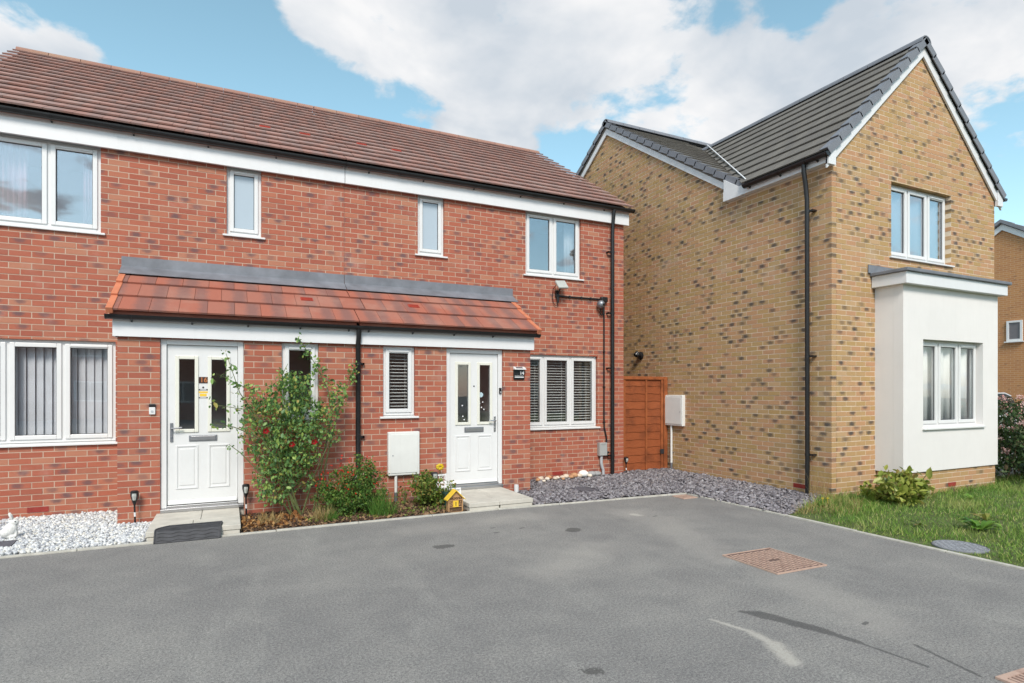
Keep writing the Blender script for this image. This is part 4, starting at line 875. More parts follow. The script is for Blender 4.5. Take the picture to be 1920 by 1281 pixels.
# ------------------------------------------------------------------ loose stones, slate and bark
def scatter_poly(n, pts, holes=(), rng=RNG):
    P = np.array(pts); lo, hi = P.min(0), P.max(0); out = []
    while len(out) < n:
        q = rng.uniform(lo, hi, (n*2, 2)); inside = np.zeros(len(q), bool); j = len(P)-1
        for i in range(len(P)):
            c = ((P[i,1] > q[:,1]) != (P[j,1] > q[:,1])) & (q[:,0] < (P[j,0]-P[i,0])*(q[:,1]-P[i,1])/(P[j,1]-P[i,1]+1e-12)+P[i,0]); inside ^= c; j = i
        for (a, b, c_, d) in holes: inside &= ~((q[:,0] > a) & (q[:,0] < b) & (q[:,1] > c_) & (q[:,1] < d))
        out += q[inside].tolist()
    return np.array(out[:n])
def strew(name, n, pts, holes, tv, tf, size, flat, mat, tilt, z, label, cat, zr=.02):
    q = scatter_poly(n, pts, holes); sc = RNG.lognormal(0, .28, n)*size
    S_ = np.stack([sc, sc*RNG.uniform(.6, 1, n), sc*RNG.uniform(flat*.6, flat*1.2, n)], 1)
    T = np.column_stack([q, z+RNG.uniform(0, zr, n)]); o = inst(name, tv, tf, rots(n, tilt, S_), T, mat)
    return tag(o, label, cat, kind='stuff')
strew('white_gravel', 17000, [(-10,-1.97), (-7.52,-1.97), (-7.52,0), (-10,0)], [(-7.9,-7.4,-.94,.1), (-9.2,-8.68,-1.66,-1.36)], ICO_V, ICO_F, .0145, .75, 'pebble_white', .6, .004, 'white and grey pebbles in front of house number 16', 'gravel', .028)
strew('slate_chippings', 15000, [(-2.93,-1.95), (-.40,-2.06), (-.40,-3.95), (1.2,-3.25), (1.2,.2), (0,.2), (0,.0), (-2.45,0), (-2.45,-.9), (-2.93,-.9)], [(-1.83,-1.48,-1.42,-1.04)], CHIP_V, CHIP_F, .027, .32, 'slate_chip', .42, .004, 'purple grey slate chippings between the two houses', 'slate chippings', .03)
strew('bark_mulch', 4200, [(-6.58,-1.95), (-3.92,-1.92), (-3.92,-.96), (-6.58,-.96)], [], CHIP_V, CHIP_F, .020, .35, 'mulch', .6, .012, 'dark bark mulch on the bed between the doorsteps', 'mulch', .02)
strew('fallen_leaves', 420, [(-6.58,-1.93), (-5.9,-1.93), (-5.9,-1.2), (-6.58,-1.2)], [], LEAF_V, LEAF_F, .045, 1, 'dead_leaf', 1.2, .03, 'brown fallen leaves beside the step of number 16', 'leaves', .03)
# rocks along the wall below the slatted blind
ORD = 'first second third fourth fifth sixth seventh eighth ninth tenth eleventh twelfth thirteenth fourteenth fifteenth sixteenth seventeenth'.split()
RK = [(-1.95,-.22,.045,0), (-1.86,-.16,.06,1), (-1.76,-.2,.05,2), (-1.68,-.12,.06,0), (-1.6,-.2,.05,1), (-1.52,-.14,.045,2), (-1.43,-.16,.05,1), (-1.34,-.13,.065,1), (-1.26,-.18,.05,0), (-1.17,-.13,.075,0), (-1.07,-.15,.06,1), (-.97,-.12,.10,3), (-.88,-.19,.05,2), (-.80,-.13,.08,4), (-.69,-.13,.075,4), (-1.9,-.34,.035,2), (-1.48,-.27,.035,0)]
rank = {i: r for r, i in enumerate(sorted(range(len(RK)), key=lambda q: RK[q][0]))}
for i, (x, y, r, k) in enumerate(RK):
    cols = [((.46,.25,.13), 'tan'), ((.6,.5,.40), 'sandy'), ((.70,.62,.52), 'pale'), ((.78,.77,.73), 'white'), ((.30,.30,.30), 'grey')]
    nm = 'rock_'+cols[k][1]
    if nm not in M: M[nm] = plain(nm, cols[k][0]+(1,), .85, var=.25, vscale=30, bump=.5)
    m = MB(); rr = random.Random(i); fl = (1.3 if k == 4 else 1, .8, .62); r *= 1.3
    m.v = [(x+v[0]*r*fl[0]*rr.uniform(.9,1.1), y+v[1]*r*fl[1], .03+r*.45+v[2]*r*fl[2]) for v in ICO_V]; m.f = list(ICO_F); m.uv = [None]*len(ICO_F)
    o = obj('rock', m, nm, smooth=True); sb = o.modifiers.new('sub', 'SUBSURF'); sb.levels = 1; sb.render_levels = 1
    tag(o, f"{cols[k][1]} rock, {ORD[rank[i]]} from the porch pier in the row along the red wall", 'rock', 'rocks along the wall')

# ------------------------------------------------------------------ doorsteps, mat
def doorstep(x0, x1, label, nx):
    d = empty('doorstep', ((x0+x1)/2, -1.45, 0), label, 'doorstep', None)
    ys = [-1.965, -1.49, -.905]
    for lay, (z0, z1, ins) in enumerate(((-.02, .052, .008), (.056, .112, 0))):
        for j in range(2):
            xs = [x0, (x0+x1)/2+(.04 if j else -.03), x1] if nx == 2 else [x0, x1]
            for i in range(len(xs)-1): obj('paving_slab', MB().box(xs[i]+ins+.002, xs[i+1]-ins-.002, ys[j]+ins+.002, ys[j+1]-.002, z0, z1), 'slab', d, bevel=.006)
    return d
doorstep(-7.50, -6.60, 'two layer concrete slab step at door number 16 with a rubber mat', 2)
doorstep(-3.90, -2.96, 'two layer concrete slab step at door number 14', 2)
m = MB()
pr = [(-2.055, .006), (-1.972, .118), (-1.80, .124)]; x0, x1 = -7.42, -6.80; n = 12
t = .012; mat_ = MB()
rows = []
for j in range(9):
    u = j/8
    if u < .4: y_, z_ = pr[0][0]+(pr[1][0]-pr[0][0])*u/.4, pr[0][1]+(pr[1][1]-pr[0][1])*u/.4
    else: y_, z_ = pr[1][0]+(pr[2][0]-pr[1][0])*(u-.4)/.6, pr[1][1]+(pr[2][1]-pr[1][1])*(u-.4)/.6
    cut = .12*max(0, (u-.55)/.45)**1.8; rows.append((y_, z_, x0+cut, x1+.02*u))
for (y_, z_, a, b) in rows:
    for i in range(n+1): mat_.v.append((a+(b-a)*i/n, y_, z_))
for j in range(8):
    for i in range(n): mat_.face((j*(n+1)+i, j*(n+1)+i+1, (j+1)*(n+1)+i+1, (j+1)*(n+1)+i))
dm = empty('doormat', (-7.1, -1.95, 0), 'black ribbed rubber mat draped over the step edge of door 16', 'mat')
pad = obj('mat_pad', mat_, 'rubber', dm, fixn=False); sd = pad.modifiers.new('thick', 'SOLIDIFY'); sd.thickness = .012; sd.offset = -1
for j in range(7):
    u = .06+j*.115
    pts = []
    for i in range(25):
        uu = u+.022*math.sin(i*.95); k = min(int(uu*8), 7); fr = uu*8-k; r0, r1 = rows[k], rows[k+1]
        a = r0[2]+(r1[2]-r0[2])*fr; b = r0[3]+(r1[3]-r0[3])*fr
        pts.append((a+.03+(b-a-.06)*i/24, r0[0]+(r1[0]-r0[0])*fr-.001, r0[1]+(r1[1]-r0[1])*fr+.003))
    obj('rib', MB().tube(pts, .0045, 5), 'rubber', dm)
e1 = [(r[2]+.006, r[0]-.001, r[1]+.004) for r in rows]; e2 = [(r[3]-.006, r[0]-.001, r[1]+.004) for r in rows]
obj('rim', MB().tube([(p[0], p[1], p[2]) for p in e1]+[(e2[-1][0], e2[-1][1], e2[-1][2])]+list(reversed(e2))[1:], .007, 6), 'rubber', dm)

# ------------------------------------------------------------------ covers and grates
def cover(name, c, sx, sy, rot, z, mat_top, mat_frame, label, bumps=None, fr=.035, th=.012):
    o = empty(name, (c[0], c[1], z), label, 'drain cover'); R = Matrix.Rotation(rot, 3, 'Z')
    def put(nm, m, mt, bv=0):
        m.v = [tuple(R@Vector(v)+Vector((c[0], c[1], z))) for v in m.v]; return obj(nm, m, mt, o, bevel=bv)
    m = MB(); hx, hy = sx/2, sy/2
    m.box(-hx, hx, -hy, -hy+fr, 0, th); m.box(-hx, hx, hy-fr, hy, 0, th); m.box(-hx, -hx+fr, -hy+fr, hy-fr, 0, th); m.box(hx-fr, hx, -hy+fr, hy-fr, 0, th); put('cover_frame', m, mat_top)
    put('cover_plate', MB().box(-hx+fr+.004, hx-fr-.004, -hy+fr+.004, hy-fr-.004, 0, th*.6), mat_frame if bumps != 'plain' else mat_top)
    if bumps == 'grid':
        g = MB(); n = 13; st = (sx-2*fr-.03)/n
        for i in range(n):
            for j in range(n):
                a, b = -hx+fr+.015+i*st, -hy+fr+.015+j*st
                if abs(i-6) < 2 and abs(j-6) < 1: continue
                if (i+j) % 2: g.box(a+.003, a+st-.003, b+st*.30, b+st*.70, th*.6, th*1.0)
                else: g.box(a+st*.30, a+st*.70, b+.003, b+st-.003, th*.6, th*1.0)
        p = put('tread_pattern', g, mat_top); p['kind'] = 'stuff'
    if bumps == 'bars':
        for k in range(int((sx-2*fr)/.035)): put('bar', MB().box(-hx+fr+.012+k*.035, -hx+fr+.030+k*.035, -hy+fr+.004, hy-fr-.004, th*.4, th), mat_top)
    return o
M['cover_grey'] = plain('cover_grey', (.30,.31,.335,1), .6, var=.2, vscale=18)
M['cover_grey_dark'] = plain('cover_grey_dark', (.19,.195,.21,1), .7, var=.2, vscale=18)
cover('manhole_cover', (-2.165,-5.23), .62, .64, math.radians(-1), .001, 'rust', 'rust_dark', 'square rusty iron manhole cover set in the tarmac', 'grid', fr=.014)
cover('drain_grate', (-.62,-2.34), .26, .26, 0, .001, 'rust', 'rust_dark', 'small rusty gully grate in the corner of the tarmac', 'bars')
cover('drain_grate', (-2.73,-7.58), .44, .44, math.radians(-3), .001, 'rust', 'rust_dark', 'large slotted gully grate beyond the wet streak on the tarmac', 'bars')
cover('inspection_cover', (-1.655,-1.23), .30, .36, math.radians(4), .022, 'slate_cover', 'slate_cover', 'dark square inspection cover among the slate chippings', 'plain', fr=.02)
cover('inspection_cover', (-8.94,-1.51), .50, .27, math.radians(3), .022, 'slate_cover', 'slate_cover', 'dark inspection cover among the white pebbles', 'plain', fr=.02)
def round_cover(c, r, z, label):
    o = empty('inspection_cover', (c[0], c[1], z), label, 'drain cover')
    obj('cover_plate', MB().lathe([(r, -.03), (r, .006), (r*.96, .012), (r*.95, .006)], (c[0], c[1], z), 40), 'cover_grey_dark', o); g = MB()
    st = .036
    for i in range(-7, 8):
        for j in range(-7, 8):
            x, y = i*st, j*st
            if math.hypot(x, y) > r*.88 or (abs(i) < 3 and abs(j) < 1): continue
            s_ = .012; a = .8 if (i+j) % 2 else -.8; dx, dy = math.cos(a)*s_, math.sin(a)*s_; nx, ny = -math.sin(a)*.004, math.cos(a)*.004
            g.extr([(c[0]+x-dx-nx, c[1]+y-dy-ny, z+.006), (c[0]+x+dx-nx, c[1]+y+dy-ny, z+.006), (c[0]+x+dx+nx, c[1]+y+dy+ny, z+.006), (c[0]+x-dx+nx, c[1]+y-dy+ny, z+.006)], (0, 0, .006))
    p = obj('tread_pattern', g, 'cover_grey', o); p['kind'] = 'stuff'
round_cover((-.10,-5.73), .235, .014, 'round grey plastic inspection cover in the lawn beside the edging')

# ------------------------------------------------------------------ gate
gt = empty('garden_gate', (.65, .2, 0), 'orange brown wooden lap board gate between the two houses', 'gate')
for (a, b, nm) in ((.025, .115, 'gate_post'), (1.12, 1.205, 'gate_post')): box(nm, a, b, .17, .26, 0, 1.86, 'gate_frame', gt, .004)
box('top_rail', .116, 1.119, .175, .235, 1.80, 1.862, 'gate_frame', gt, .004)
box('side_rail', .13, .185, .185, .225, .03, 1.795, 'gate_frame', gt, .003); box('side_rail', 1.055, 1.11, .185, .225, .03, 1.795, 'gate_frame', gt, .003); box('batten', .665, .705, .178, .205, .03, 1.795, 'gate_frame', gt, .003)
z = .03; k = 0
while z < 1.78:
    hgt = min(.155, 1.795-z); m = MB(); n = 10; pts = [(.19+.86*i/n, z+.008*math.sin(i*1.7+k*2.1)-.006) for i in range(n+1)]
    poly = [(x, .200, zz) for x, zz in pts]+[(1.05, .212, z+hgt+.012), (.19, .212, z+hgt+.012)]
    m.extr(poly, (0, .012, 0)); obj('board', m, 'gate_wood', gt); z += .15; k += 1
obj('hinge', MB().box(1.03, 1.115, .172, .1845, .33, .42), 'black_matt', gt)
pt = box('fence_post', .03, .10, .42, .50, 0, 2.15, 'gate_frame', None, .004); tag(pt, 'dark wooden post standing behind the gate by the red wall', 'post')

# ------------------------------------------------------------------ boxes, lamps and cables on the walls
def cabinet(x0, x1, z0, z1, yf, pipex, label, axis='y', xw=None):
    c0 = ((x0+x1)/2, yf, z0) if axis == 'y' else (xw, (x0+x1)/2, z0)
    o = empty('meter_box', c0, label, 'meter box')
    def bx(a0, a1, d0, d1, c, d): return MB().box(a0, a1, yf-d1, yf-d0, c, d) if axis == 'y' else MB().box(xw-d1, xw-d0, a0, a1, c, d)
    obj('case', bx(x0, x1, -.02, .07, z0, z1), 'cabinet', o, bevel=.012)
    obj('cover_door', bx(x0+.03, x1-.03, .0705, .078, z0+.035, z1-.035), 'cabinet', o, bevel=.004)
    kx = x0+.055 if axis == 'y' else x0+.05
    obj('key_lock', bx(kx, kx+.014, .0785, .083, (z0+z1)/2-.03, (z0+z1)/2-.016), 'chrome_grey', o)
    q = lambda z: (pipex, yf-.035, z) if axis == 'y' else (xw-.035, pipex, z)
    obj('pipe', MB().tube([q(z0+.01), q(.14)], .021, 12), 'cabinet', o, smooth=False); obj('pipe_foot', MB().tube([q(.16), q(-.02)], .025, 12), 'chrome_grey', o)
cabinet(-4.725, -4.275, .395, 1.005, -.93, -4.61, 'white meter box on the red wall left of door 14')
cabinet(-.315, .215, .895, 1.495, 0, .035, 'white meter box on the buff wall beside the wooden gate', 'x', XS)
o = empty('number_sign', (-2.67, -.95, 1.75), 'black solar house number sign reading 14 on the red brick', 'sign')
box('sign_plate', -2.765, -2.578, -.953, -.925, 1.755, 1.905, 'black_plastic', o, .004)
obj('solar_hood', MB().extr([(-2.77, -.93, 1.955), (-2.77, -1.0, 1.917), (-2.77, -1.0, 1.907), (-2.77, -.93, 1.907)], (.197, 0, 0)), 'upvc', o)
obj('solar_cell', MB().extr([(-2.735, -.945, 1.950), (-2.735, -.985, 1.928), (-2.735, -.985, 1.926), (-2.735, -.945, 1.946)], (.115, 0, 0)), 'solar', o)
textobj('digits', '14', .075, (-2.628, -.955, 1.855), 'white_print', o, .0015)
obj('name_lines', MB().box(-2.75, -2.60, -.9555, -.953, 1.808, 1.812).box(-2.75, -2.595, -.9555, -.953, 1.785, 1.797), 'white_print', o)
o = empty('doorbell', (-7.54, -.94, 1.3), 'white and black doorbell on the brick pier left of door 16', 'doorbell'); box('bell_body', -7.572, -7.508, -.955, -.927, 1.30, 1.385, 'upvc', o, .004); box('bell_camera', -7.572, -7.508, -.957, -.927, 1.386, 1.425, 'black_plastic', o, .004); obj('button', MB().lathe([(.014, -.004), (.014, .0)], (-7.54, -.955, 1.335), 14, 'y'), 'conduit', o)
o = empty('doorbell', (-2.972, -.9, 1.53), 'small black doorbell on the white frame of door 14', 'doorbell'); box('bell_body', -2.995, -2.957, -.922, -.9, 1.535, 1.625, 'black_plastic', o, .004); obj('button', MB().lathe([(.011, -.004), (.011, 0)], (-2.976, -.922, 1.56), 12, 'y'), 'conduit', o)
# floodlight with its cable loop
o = empty('floodlight', (-1.46, -.05, 3.2), 'grey floodlight tilted up on a bracket under the upper window', 'floodlight')
hd_ = MB().box(-.10, .10, -.09, .09, -.018, .018); R = Matrix.Rotation(math.radians(52), 3, 'X') @ Matrix.Rotation(math.radians(6), 3, 'Z')
hd_.v = [tuple(R@Vector(v)+Vector((-1.45, -.17, 3.445))) for v in hd_.v]; obj('lamp_head', hd_, 'lens_grey', o, bevel=.008)
obj('bracket', MB().tube([(-1.46, -.005, 3.30), (-1.46, -.08, 3.32), (-1.46, -.15, 3.41)], .014, 8).box(-1.49, -1.43, -.05, .004, 3.24, 3.36), 'black_plastic', o)
obj('sensor', MB().tube([(-1.46, -.05, 3.24), (-1.46, -.06, 3.14)], [.026, .018], 10), 'black_plastic', o)
obj('cable', MB().tube([(-1.53, -.12, 3.44), (-1.56, -.06, 3.38), (-1.56, -.03, 3.25), (-1.54, -.03, 3.14), (-1.50, -.03, 3.095), (-1.465, -.03, 3.10), (-1.455, -.03, 3.16)], .006, 6), 'black_plastic', o)
o = empty('security_camera', (-.55, -.05, 3.1), 'grey domed security camera on a black junction box beside the downpipe', 'camera')
obj('junction_box', MB().box(-.545, -.40, -.075, .0, 3.215, 3.315), 'black_plastic', o, bevel=.02)
m = MB().lathe([(.012, -.075), (.05, -.06), (.072, -.02), (.075, .02), (.06, .05)], (-.578, -.10, 3.165), 18, 'y'); obj('camera_dome', m, 'chrome_grey', o, smooth=True)
obj('camera_lens', MB().lathe([(.018, -.012), (.024, 0), (.024, .02)], (-.563, -.175, 3.155), 12, 'y'), 'black_plastic', o)
obj('cable', MB().tube([(-.57, -.09, 3.10), (-.565, -.05, 3.02), (-.53, -.04, 2.975), (-.49, -.04, 3.0), (-.48, -.04, 3.22)], .012, 7), 'black_plastic', o)
o = empty('cable_conduit', (-.46, -.02, .6), 'black conduit running from the floodlight and down the wall to the grey box', 'conduit')
obj('horizontal_run', MB().tube([(-1.44, -.018, 3.265), (-.52, -.018, 3.268)], .017, 8), 'black_plastic', o)
obj('vertical_run', MB().tube([(-.455, -.018, 3.22), (-.455, -.018, 1.05), (-.45, -.02, .9), (-.41, -.03, .72), (-.405, -.03, .44)], .015, 8), 'black_plastic', o)
for z in (2.3, 1.65, 1.0): obj('saddle_clip', MB().box(-.475, -.435, -.037, .0, z-.012, z+.012), 'black_plastic', o)
for x in (-1.2, -.95, -.75): obj('saddle_clip', MB().box(x-.01, x+.01, -.038, .0, 3.243, 3.29), 'black_plastic', o)
o = empty('junction_box', (-.51, -.05, .39), 'small grey electrical box with grey conduit on the red wall near the corner', 'junction box')
box('case', -.595, -.425, -.085, .0, .385, .625, 'greybox', o, .008); obj('lid', MB().frame(-.585, -.435, -.090, -.0855, .395, .615, .012), 'greybox', o)
obj('conduit', MB().tube([(-.53, -.04, .39), (-.53, -.04, .24), (-.515, -.04, .18), (-.49, -.04, .12), (-.485, -.04, -.02)], .028, 10), 'conduit', o); obj('cable_gland', MB().tube([(-.425, -.045, .43), (-.37, -.045, .44)], .022, 8), 'black_plastic', o)
o = empty('wall_lamp', (1.17, 1.03, 2.25), 'black round bulkhead lamp on the shaded buff wall above the gate', 'lamp'); obj('base', MB().lathe([(.085, 0), (.085, -.03), (.06, -.05)], (XS, 1.03, 2.33), 18, 'x'), 'black_plastic', o, bevel=0); obj('shade', MB().tube([(XS-.04, 1.03, 2.34), (XS-.11, 1.03, 2.36), (XS-.15, 1.03, 2.33)], [.05, .07, .05], 14), 'black_plastic', o)

# ------------------------------------------------------------------ garden ornaments
def solar_light(x, y, h, label):
    o = empty('solar_light', (x, y, 0), label, 'garden light')
    obj('stake', MB().tube([(x, y, -.03), (x-.008, y, h*.62)], .010, 7), 'black_plastic', o); obj('stake_joint', MB().tube([(x-.003, y, h*.28), (x-.005, y, h*.40)], .011, 7), 'upvc', o)
    obj('lamp_cup', MB().lathe([(.010, h*.60), (.028, h*.72), (.042, h*.86), (.044, h*.97), (.030, h)], (x-.008, y, 0), 10), 'black_plastic', o); obj('lamp_window', MB().lathe([(.018, h*.74), (.030, h*.86), (.028, h*.93)], (x-.008, y-.018, 0), 8), 'lens_grey', o)
solar_light(-7.70, -1.03, .42, 'black solar stake light in white pebbles before the brick pier'); solar_light(-6.52, -1.06, .42, 'black solar stake light right of door 16 beside the roses'); solar_light(.0, -.09, .34, 'black solar stake light at the foot of the gate post')
bh = empty('insect_house', (-4.075, -1.88, 0), 'wooden insect house with yellow roof standing by the kerb', 'insect house'); bx0, bx1, by0, by1 = -4.175, -3.975, -1.93, -1.84
obj('box_frame', MB().box(bx0, bx0+.014, by0, by1, .015, .20).box(bx1-.014, bx1, by0, by1, .015, .20).box(bx0, bx1, by0, by1, .0, .015).box(bx0+.014, bx1-.014, by0, by1, .075, .083).box(bx0+.014, bx1-.014, by0, by1, .162, .170), 'bee_wood', bh)
obj('gable', MB().extr([(bx0+.01, by0+.012, .20), (bx1-.01, by0+.012, .20), ((bx0+bx1)/2, by0+.012, .285)], (0, .07, 0)), 'bee_wood', bh); obj('filling', MB().box(bx0+.015, bx1-.015, by0+.015, by1-.004, .016, .199), 'dark_hole', bh)
g = MB(); rr = random.Random(2)
for i in range(90):
    x, z = rr.uniform(bx0+.022, bx1-.022), rr.uniform(.09, .19)
    g.lathe([(.0065, 0), (.0065, -.008)], (x, by0+.014, z), 6, 'y')
p = obj('cane_ends', g, 'bee_wood', bh); p['kind'] = 'stuff'
cx_ = (bx0+bx1)/2; obj('door_panel', MB().box(cx_-.036, cx_+.036, by0-.004, by0+.012, .078, .160), 'yellow', bh); obj('entrance_slot', MB().box(cx_-.005, cx_+.005, by0-.006, by0-.003, .095, .145), 'black_matt', bh)
for s_ in (-1, 1): obj('roof_board', MB().extr([(cx_, by0-.02, .302), (cx_+s_*.125, by0-.02, .178), (cx_+s_*.125, by0-.02, .165), (cx_, by0-.02, .288)], (0, .13, 0)), 'yellow', bh)
def chair_stand(x, y, h, w, label):
    o = empty('lattice_chair', (x, y, 0), label, 'planter')
    for dx in (-1, 1):
        for dy in (-1, 1): box('leg', x+dx*w/2-.007, x+dx*w/2+.007, y+dy*w/2-.007, y+dy*w/2+.007, .0, h*.55 if dy < 0 else h, 'white_wood', o)
    box('seat', x-w/2-.01, x+w/2+.01, y-w/2-.01, y+w/2-.008, h*.55, h*.55+.012, 'white_wood', o)
    for k in range(5): xx = x-w/2+.018+k*(w-.036)/4; box('back_slat', xx-.004, xx+.004, y+w/2-.004, y+w/2+.004, h*.55, h*.92, 'white_wood', o); box('front_slat', xx-.004, xx+.004, y-w/2-.006, y-w/2+.002, h*.3, h*.55, 'white_wood', o)
    for zz in (h*.70, h*.96): box('back_rail', x-w/2, x+w/2, y+w/2-.005, y+w/2+.005, zz-.009, zz+.009, 'white_wood', o)
    box('front_rail', x-w/2, x+w/2, y-w/2-.007, y-w/2+.003, h*.28, h*.32, 'white_wood', o)
chair_stand(-4.0, -1.2, .40, .14, 'small white slatted chair planter beside the yellow flowers'); chair_stand(-3.945, -1.62, .26, .15, 'small white slatted chair planter behind the insect house')
pt = empty('flower_pot', (-4.01, -1.55, 0), 'dark green plastic pot between the two white planters', 'pot'); obj('pot_body', MB().lathe([(.05, 0), (.062, .19)], (-4.06, -1.55, .0), 16), 'green_pot', pt); obj('pot_rim', MB().lathe([(.072, .19), (.072, .225), (.058, .225)], (-4.06, -1.55, 0), 16), 'green_pot', pt)
o = empty('toy_flower', (-3.99, -1.06, 0), 'yellow artificial flower on a stalk beside the frame of door 14', 'ornament'); obj('stalk', MB().tube([(-4.0, -1.06, 0), (-3.995, -1.06, .47)], .005, 6), 'stem_green', o)
for k in range(7): a = k*2*math.pi/7; m = MB(); c_ = (-3.995+.035*math.cos(a), -1.065, .49+.028*math.sin(a)); m.v = [(c_[0]+v[0]*.030, c_[1]+v[1]*.012, c_[2]+v[2]*.024) for v in ICO_V]; m.f = list(ICO_F); m.uv = [None]*20; obj('petal', m, 'petal_yellow', o, smooth=True)
o = empty('small_lantern', (-4.1, -1.12, 0), 'small dark lantern on a stake behind the leafy shrub', 'lantern'); obj('stake', MB().tube([(-4.1, -1.12, 0), (-4.1, -1.12, .34)], .007, 6), 'black_plastic', o); obj('lamp_body', MB().box(-4.14, -4.06, -1.16, -1.08, .33, .43), 'black_matt', o, bevel=.006); obj('lamp_lens', MB().box(-4.125, -4.075, -1.165, -1.1602, .35, .41), 'lens_grey', o)
o = obj('white_pipe_stub', MB().lathe([(.036, 0), (.036, .145), (.028, .145), (.028, .10)], (-2.755, -1.02, 0), 18), 'upvc'); tag(o, 'short white pipe standing beside the step of door 14', 'pipe')
# rabbit
rb = empty('rabbit_statue', (-8.79, -1.2, .03), 'white stone rabbit statue sitting on the pebbles', 'statue')
def blob(parts):
    bm_v, bm_f = [], []
    m = MB()
    for (c, r, rx) in parts:
        m2 = []; b = len(m.v); n, k = 14, 9
        for i in range(k+1):
            th = math.pi*i/k
            for j in range(n):
                ph = 2*math.pi*j/n; v = Vector((r[0]*math.sin(th)*math.cos(ph), r[1]*math.sin(th)*math.sin(ph), r[2]*math.cos(th))); v.rotate(Matrix.Rotation(rx, 3, 'Y')); m.v.append(tuple(v+Vector(c)))
        for i in range(k):
            for j in range(n): j2 = (j+1) % n; m.face((b+i*n+j, b+(i+1)*n+j, b+(i+1)*n+j2, b+i*n+j2))
    return m
X, Yb = -8.79, -1.2
bo = obj('rabbit_body', blob([((X-.01, Yb, .115), (.062, .052, .075), .3), ((X-.04, Yb, .085), (.058, .058, .055), 0), ((X+.022, Yb, .19), (.043, .034, .034), .35), ((X+.04, Yb-.014, .06), (.013, .013, .055), .05), ((X+.04, Yb+.014, .06), (.013, .013, .055), .05), ((X+.0, Yb-.03, .045), (.05, .016, .016), 0), ((X+.0, Yb+.03, .045), (.05, .016, .016), 0), ((X-.10, Yb, .075), (.02, .02, .02), 0)]), 'stone_white', rb, smooth=True)
rm = bo.modifiers.new('fuse', 'REMESH'); rm.mode = 'VOXEL'; rm.voxel_size = .006; rm.use_smooth_shade = True
for dy in (-.016, .016): obj('ear', blob([((X-.005, Yb+dy, .25), (.012, .009, .045), -.35)]), 'stone_white', rb, smooth=True)
obj('eye', blob([((X+.038, Yb-.030, .20), (.007, .005, .007), 0)]), 'black_plastic', rb)
# ------------------------------------------------------------------ plants
def leaves(name, blobs, mat, parent, size, rng, flat=1.0, tilt=1.0, tv=LEAF_V, tf=LEAF_F):
    P = []
    for (c, r, n) in blobs:
        d = rng.normal(0, 1, (n, 3)); d /= np.linalg.norm(d, axis=1)[:, None]; rad = rng.uniform(.25, 1, n)**.5
        P.append(np.array(c)+d*rad[:, None]*np.array(r))
    T = np.concatenate(P); T[:, 2] = np.maximum(T[:, 2], .03); n = len(T); s = rng.lognormal(0, .25, n)*size
    o = inst(name, tv, tf, rots(n, tilt, np.stack([s, s, s*flat], 1), rng), T, mat, parent); o['kind'] = 'stuff'; return o
def along(pts, step, jit, rng):
    out = []
    for a, b in zip(pts[:-1], pts[1:]):
        a, b = np.array(a), np.array(b); n = max(2, int(np.linalg.norm(b-a)/step))
        for k in range(n): out.append(tuple(a+(b-a)*(k+rng.uniform(0, 1))/n+rng.normal(0, jit, 3)))
    return out
rng = np.random.default_rng(21)
rose = empty('rose_bush', (-5.95, -1.3, 0), 'tall climbing rose bush with dark red blooms covering a narrow window', 'bush')
canes = [[(-6.0,-1.3,0), (-6.15,-1.32,.6), (-6.3,-1.3,1.2), (-6.5,-1.35,1.6), (-6.85,-1.4,1.78)], [(-5.95,-1.3,0), (-6.05,-1.28,.8), (-6.1,-1.25,1.5), (-6.12,-1.25,1.78), (-6.05,-1.2,1.92)], [(-5.75,-1.2,0), (-5.62,-1.15,.7), (-5.5,-1.12,1.25), (-5.55,-1.1,1.6), (-5.72,-1.1,1.95), (-5.9,-1.12,2.24)],
         [(-5.72,-1.2,0), (-5.55,-1.16,.8), (-5.42,-1.12,1.3), (-5.3,-1.1,1.65), (-5.2,-1.08,1.9)], [(-6.0,-1.35,0), (-6.3,-1.4,.5), (-6.6,-1.42,.85), (-6.72,-1.42,.95)], [(-5.9,-1.35,0), (-6.2,-1.4,.9), (-6.5,-1.42,1.35), (-6.88,-1.45,1.42)], [(-5.95,-1.35,0), (-6.3,-1.4,1.1), (-6.6,-1.4,1.55), (-6.75,-1.4,2.02)], [(-5.9,-1.35,0), (-6.35,-1.4,1.0), (-6.66,-1.42,1.15), (-6.86,-1.45,1.2)], [(-5.9,-1.3,0), (-5.75,-1.3,.5), (-5.55,-1.3,.95), (-5.35,-1.3,1.08)]]
for c in canes: obj('cane', MB().tube(c, [.012*(1-.75*i/(len(c)-1)) for i in range(len(c))], 6), 'stem_green', rose)
bl = []
for (x, z, rx, rz, n) in [(-6.08,1.45,.34,.28,800), (-5.85,1.25,.3,.25,520), (-6.3,1.25,.28,.25,420), (-6.0,1.0,.38,.24,640), (-6.25,.85,.3,.22,520), (-6.05,.65,.34,.2,520), (-6.25,.5,.26,.2,380), (-5.85,.78,.2,.2,220), (-6.2,.30,.24,.14,240), (-5.95,1.68,.24,.16,260), (-5.62,1.2,.16,.3,260), (-6.1,1.7,.12,.16,120), (-5.85,.45,.15,.16,110), (-5.45,1.5,.12,.22,200), (-6.45,1.45,.16,.2,110), (-6.5,1.1,.14,.2,110), (-5.5,.98,.14,.1,60)]:
    bl.append(((x, -1.28, z), (rx*.95, .26, rz), int(n*1.0)))
for c in (canes[2], canes[3]):
    for p in along(c[3:], .05, .03, rng): bl.append((p, (.06, .05, .05), 9))
for c in (canes[0], canes[5], canes[6], canes[7], canes[4]):
    for p in along(c[2:], .055, .025, rng): bl.append((p, (.045, .045, .04), 5))
